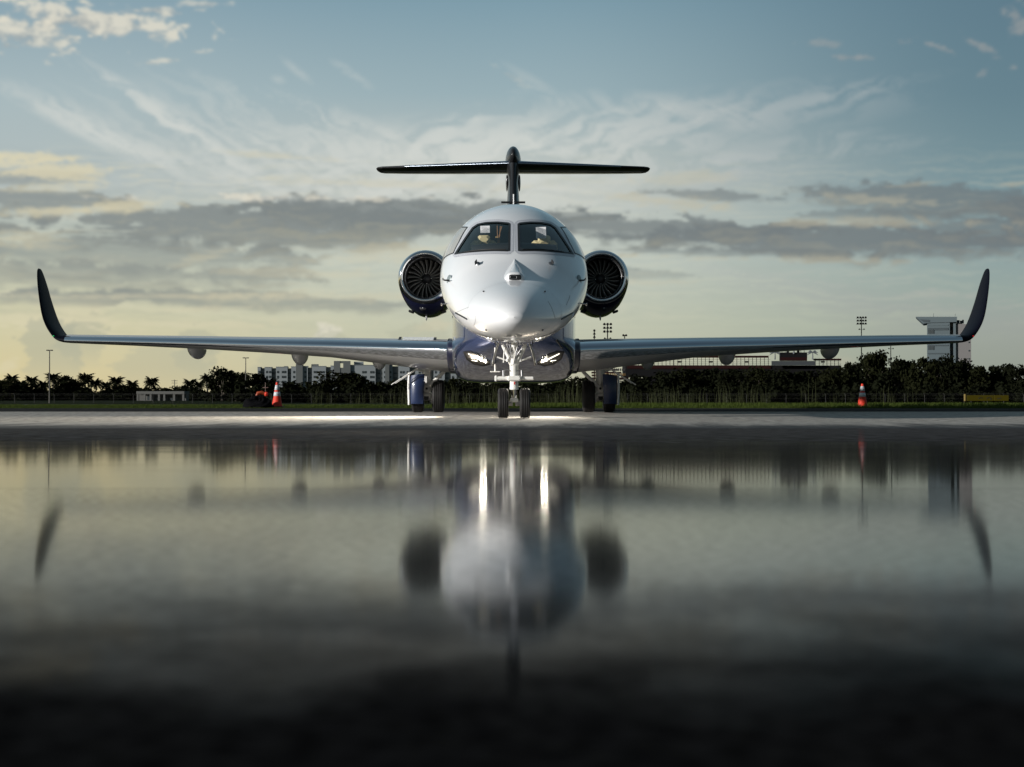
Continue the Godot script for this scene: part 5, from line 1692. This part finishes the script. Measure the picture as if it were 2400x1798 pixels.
func build_gear(jet: Node3D) -> void:
	var tyre := mat("tyre_rubber", lin(0.022, 0.021, 0.021), 0.6)
	tyre.metallic_specular = 0.35
	# nose gear, 3.1 m behind the nose tip
	var z := -3.1
	var g := Geo.new()
	g.tube([Vector3(0, 0.42, z), Vector3(0, 0.55, z)], 0.062, 24)
	g.tube([Vector3(0, 0.55, z), Vector3(0, 0.80, z)], [0.062, 0.066], 20)
	g.tube([Vector3(0, 0.56, z), Vector3(0, 0.60, z)], 0.075, 24); g.tube([Vector3(0, 0.425, z), Vector3(0, 0.45, z)], 0.067, 24)
	g.tube([Vector3(0, 0.78, z), Vector3(0, 1.12, z + 0.02)], [0.056, 0.04], 16)
	g.box(Vector3(0, 0.78, z + 0.01), Vector3(0.13, 0.07, 0.1), Basis(), 0.02)
	var ng := obj("nose_gear", g, M.gear_white, jet)
	for s in [-1.0, 1.0]:
		wheel(ng, Vector3(s * 0.16, 0.22, z), 0.22, 0.155, s)
		g = Geo.new()
		g.tube([Vector3(s * 0.03, 0.8, z), Vector3(s * 0.09, 0.92, z), Vector3(s * 0.17, 1.08, z)], [0.046, 0.03, 0.028], 10)
		obj("brace", g, M.gear_white, ng)
		g = Geo.new()
		g.tube([Vector3(s * 0.1, 0.845, z + 0.02), Vector3(s * 0.25, 0.9, z + 0.02)], 0.012, 8); g.tube([Vector3(s * 0.095, 0.83, z + 0.02), Vector3(s * 0.095, 0.875, z + 0.02)], 0.02, 10)
		obj("door_link", g, M.gear_white, ng)
		# door: curved plate hanging beside the leg
		g = Geo.new()
		var ra := []
		for e in 2:
			for i in 8:
				var t := i / 7.0
				var x: float = s * (0.225 + 0.085 * sin(t * 1.3) + 0.012 * e)
				var y := 1.1 - 0.32 * t
				ra.append([Vector3(x, y, z + 0.04), Vector3(x + s * 0.012, y, z - 0.2), Vector3(x, y + 0.02, z - 0.75)])
		var front_rows := []
		for i in 8: front_rows.append(ra[i])
		for i in range(15, 7, -1): front_rows.append(ra[i])
		front_rows.append(ra[0])
		g.grid(front_rows, false)
		obj("gear_door", g, mat("door_inner", lin(0.3, 0.29, 0.27), 0.5), ng)
		g = Geo.new()
		g.tube([Vector3(s * 0.265, 1.25, z + 0.42), Vector3(s * 0.268, 1.05, z + 0.42)], 0.006, 6)
		obj("door_rod", g, M.dark_metal, ng)
		g = Geo.new()
		g.tube([Vector3(s * 0.02, 0.22, z), Vector3(s * 0.1, 0.22, z)], 0.04, 14)
		obj("axle", g, M.steel, ng)
	g = Geo.new()
	g.tube([Vector3(0, 0.24, z), Vector3(0, 0.43, z)], 0.043, 20)
	obj("piston", g, M.chrome, ng)
	g = Geo.new()
	g.box(Vector3(0, 0.265, z + 0.07), Vector3(0.12, 0.06, 0.06), Basis(), 0.015); g.tube([Vector3(-0.055, 0.275, z + 0.08), Vector3(0.055, 0.275, z + 0.08)], 0.022, 12)
	obj("torque_link", g, M.gear_white, ng)
	g = Geo.new()
	g.tube([Vector3(-0.28, 0.585, z + 0.02), Vector3(-0.06, 0.585, z + 0.02)], 0.033, 16); g.tube([Vector3(0.06, 0.585, z + 0.02), Vector3(0.28, 0.585, z + 0.02)], 0.028, 16)
	g.box(Vector3(-0.265, 0.585, z + 0.02), Vector3(0.04, 0.085, 0.07), Basis(), 0.01); g.box(Vector3(0.0, 0.585, z + 0.045), Vector3(0.2, 0.075, 0.09), Basis(), 0.015)
	obj("steering_actuator", g, M.gear_white, ng)
	g = Geo.new()
	for q in [[-0.155, 0.615], [0.115, 0.615]]:
		g.tube([Vector3(q[0], q[1], z + 0.03), Vector3(q[0], q[1] + 0.09, z + 0.03)], 0.017, 10)
		g.tube([Vector3(q[0], q[1] + 0.09, z + 0.03), Vector3(q[0] * 0.6, q[1] + 0.1, z + 0.04), Vector3(q[0] * 0.25, q[1] + 0.07, z + 0.05)], 0.006, 6)
	obj("valve", g, M.steel, ng)
	g = Geo.new()
	g.tube([Vector3(0.0, 1.2, z + 0.3), Vector3(0.0, 1.04, z + 0.3)], [0.045, 0.04], 12); g.tube([Vector3(0.01, 1.05, z + 0.3), Vector3(0.01, 0.9, z + 0.1)], 0.012, 8)
	obj("retract_jack", g, M.gear_white, ng)
	g = Geo.new()
	for q in [[-0.07, 1.0, 0.02], [0.06, 0.98, -0.03], [-0.03, 0.9, 0.05], [0.08, 1.04, 0.04], [-0.1, 1.06, 0.0]]:
		g.tube([Vector3(q[0], q[1] + 0.1, z + 0.06), Vector3(q[0] + q[2], q[1], z + 0.07), Vector3(q[0] * 0.5, q[1] - 0.12, z + 0.06)], 0.008, 6)
	g.box(Vector3(-0.07, 1.0, z + 0.03), Vector3(0.05, 0.06, 0.05), Basis(), 0.008); g.box(Vector3(0.07, 0.98, z + 0.02), Vector3(0.06, 0.05, 0.05), Basis(), 0.008)
	obj("hoses", g, M.steel, ng).set_meta("kind", "stuff")
	g = Geo.new()
	g.tube([Vector3(-0.135, 1.04, z + 0.08), Vector3(-0.15, 0.92, z + 0.08), Vector3(-0.155, 0.815, z + 0.08)], 0.009, 8)
	obj("door_stay", g, M.gear_white, ng)
	g = Geo.new()
	g.box(Vector3(0.008, 0.515, z + 0.064), Vector3(0.018, 0.042, 0.006))
	obj("red_placard", g, mat("placard_red", lin(0.5, 0.02, 0.02), 0.5), ng)
	g = Geo.new()
	for i in 3: g.box(Vector3(0.035, 0.528 - i * 0.013, z + 0.0535), Vector3(0.02, 0.004, 0.006))
	obj("placard_text", g, M.dark_metal, ng).set_meta("kind", "stuff")
	# main gear
	z = -10.6
	for s in [-1.0, 1.0]:
		var cx: float = s * 1.73
		g = Geo.new()
		g.tube([Vector3(cx, 0.42, z), Vector3(cx, 0.95, z)], [0.088, 0.082], 24)
		g.box(Vector3(cx - s * 0.01, 0.46, z + 0.03), Vector3(0.16, 0.13, 0.17), Basis(), 0.03)
		g.box(Vector3(cx, 0.345, z + 0.03), Vector3(0.2, 0.11, 0.18), Basis(), 0.03)
		g.box(Vector3(cx - s * 0.1, 0.27, z), Vector3(0.06, 0.17, 0.16), Basis(), 0.02); g.box(Vector3(cx + s * 0.1, 0.29, z), Vector3(0.05, 0.14, 0.14), Basis(), 0.02)
		g.tube([Vector3(cx + s * 0.06, 0.82, z), Vector3(cx + s * 0.2, 0.85, z)], [0.03, 0.02], 10)
		var mg := obj("main_gear", g, M.gear_white, jet)
		wheel(mg, Vector3(cx - s * 0.225, 0.325, z), 0.325, 0.235, -s)
		wheel(mg, Vector3(cx + s * 0.185, 0.325, z - 0.02), 0.325, 0.235, s)
		g = Geo.new()
		g.tube([Vector3(cx, 0.475, z + 0.12), Vector3(cx - s * 0.35, 0.82, z + 0.1)], [0.042, 0.034], 14)
		g.lathe([Vector2(0, -0.03), Vector2(0.065, -0.03), Vector2(0.065, 0.03), Vector2(0, 0.03)], Vector3(cx, 0.475, z + 0.135), Vector3(0, 0, 1), 20)
		var bc := obj("side_brace", g, M.gear_white, mg)
		g = Geo.new()
		g.lathe([Vector2(0, 0.02), Vector2(0.02, 0.02), Vector2(0.025, 0.0)], Vector3(cx, 0.475, z + 0.165), Vector3(0, 0, 1), 14)
		obj("pivot_bolt", g, M.dark_metal, bc)
		g = Geo.new()
		g.prism(ccw([Vector2(-0.05, 0.05), Vector2(0.05, 0.05), Vector2(0.045, 0.0), Vector2(0.025, -0.03), Vector2(-0.025, -0.03), Vector2(-0.045, 0.0)]), 0, 0.02)
		var eye := obj("fork_opening", g, M.black_rubber, mg)
		eye.position = Vector3(cx + s * 0.01, 0.27, z + 0.105)
		g = Geo.new()
		g.tube([Vector3(cx - s * 0.14, 0.3, z - 0.02), Vector3(cx + s * 0.1, 0.3, z - 0.02)], 0.07, 18)
		obj("axle", g, M.steel, mg)
		# outboard door: painted plate ahead of the outer wheel plus its pale edge
		g = Geo.new()
		var dr := []
		for i in 9:
			var t := i / 8.0
			var y := lerpf(0.17, 0.76, t)
			var bow := 0.05 * sin(t * PI)
			dr.append([Vector3(cx + s * (0.03 + 0.03 * (1.0 - t)), y, z + 0.36), Vector3(cx + s * 0.15, y, z + 0.37 + bow), Vector3(cx + s * 0.29, y - 0.03 * t * t, z + 0.34 + bow), Vector3(cx + s * (0.315 + 0.01 * t), y - 0.03, z + 0.3)])
		g.grid(dr, false)
		var dm := obj("gear_door", g, coat(mat("door_navy", lin(0.009, 0.024, 0.085), 0.45), 0.5, 0.1), mg)
		g = Geo.new()
		var er := []
		for i in 9:
			var t := i / 8.0
			var y := lerpf(0.15, 0.79, t)
			er.append([Vector3(cx + s * 0.318, y, z + 0.32), Vector3(cx + s * (0.335 + 0.012 * sin(t * PI)), y, z + 0.34), Vector3(cx + s * (0.362 + 0.015 * sin(t * PI)), y, z + 0.3), Vector3(cx + s * 0.37, y, z + 0.27), Vector3(cx + s * 0.34, y, z + 0.27)])
		g.loft(er)
		obj("door_edge", g, M.gear_white, dm)
		g = Geo.new()
		g.tube([Vector3(cx + s * 0.13, 0.89, z + 0.5), Vector3(cx + s * 0.68, 0.545, z + 0.5)], [0.014, 0.01], 8)
		g.tube([Vector3(cx + s * 0.17, 0.85, z + 0.45), Vector3(cx + s * 0.6, 0.575, z + 0.45)], 0.007, 6)
		g.ellipsoid(Vector3(cx + s * 0.12, 0.895, z + 0.5), Vector3.ONE * 0.025, 10, 8)
		obj("door_strut", g, M.gear_white, mg)
		g = Geo.new()
		g.ellipsoid(Vector3(cx + s * 0.16, 0.97, z - 0.1), Vector3(0.26, 0.1, 0.5), 20, 12)
		obj("gear_pod", g, M.charcoal_paint if s < 0 else M.wing_grey, mg)
		g = Geo.new()
		g.tube([Vector3(cx - s * 0.08, 0.9, z + 0.05), Vector3(cx - s * 0.28, 0.88, z + 0.05)], [0.03, 0.02], 8)
		g.tube([Vector3(cx - s * 0.02, 0.92, z + 0.12), Vector3(cx - s * 0.5, 0.84, z + 0.15)], 0.008, 6); g.tube([Vector3(cx + s * 0.09, 0.9, z + 0.1), Vector3(cx + s * 0.092, 0.5, z + 0.1)], 0.008, 6)
		obj("hydraulic_line", g, M.gear_white, mg).set_meta("kind", "stuff")

# ---------------------------------------------------------------- scene
func _ready() -> void:
	rng.seed = 20
	var cam := Camera3D.new()
	cam.name = "camera"
	add_child(cam)
	cam.position = Vector3(0, 0.33, 0)
	cam.rotation.x = atan(26.5 / 3028.0)
	var lens := CameraAttributesPhysical.new()
	lens.frustum_focal_length = 50.0
	lens.frustum_focus_distance = 21.0
	lens.exposure_aperture = 9.0
	cam.attributes = lens
	cam.fov = rad_to_deg(2.0 * atan(828.5 / 3028.0))
	cam.near = 0.05
	cam.far = 6000.0
	cam.current = true
	var env := Environment.new()
	env.background_mode = Environment.BG_SKY
	env.sky = Sky.new()
	var sm := PanoramaSkyMaterial.new()
	sm.panorama = make_sky()
	env.sky.sky_material = sm
	env.background_energy_multiplier = 1.0
	env.tonemap_mode = Environment.TONE_MAPPER_LINEAR
	env.tonemap_exposure = 1.0
	env.sdfgi_enabled = true
	env.ssao_enabled = true
	env.ssil_enabled = true
	var we := WorldEnvironment.new()
	we.name = "environment"
	we.environment = env
	add_child(we)
	var sun := DirectionalLight3D.new()
	sun.name = "sun"
	sun.light_energy = 1.6
	sun.light_color = Color(1.0, 0.985, 0.96)
	sun.light_angular_distance = 0.8
	sun.shadow_enabled = true
	add_light(self, sun, -Vector3(-0.83, 0.185, 0.42))
	build_ground()
	build_apartments()
	build_low_building()
	build_tower()
	build_stadium()
	build_masts()
	build_fence()
	build_trees()
	build_grass()
	build_jet()
	build_signs_and_cones()
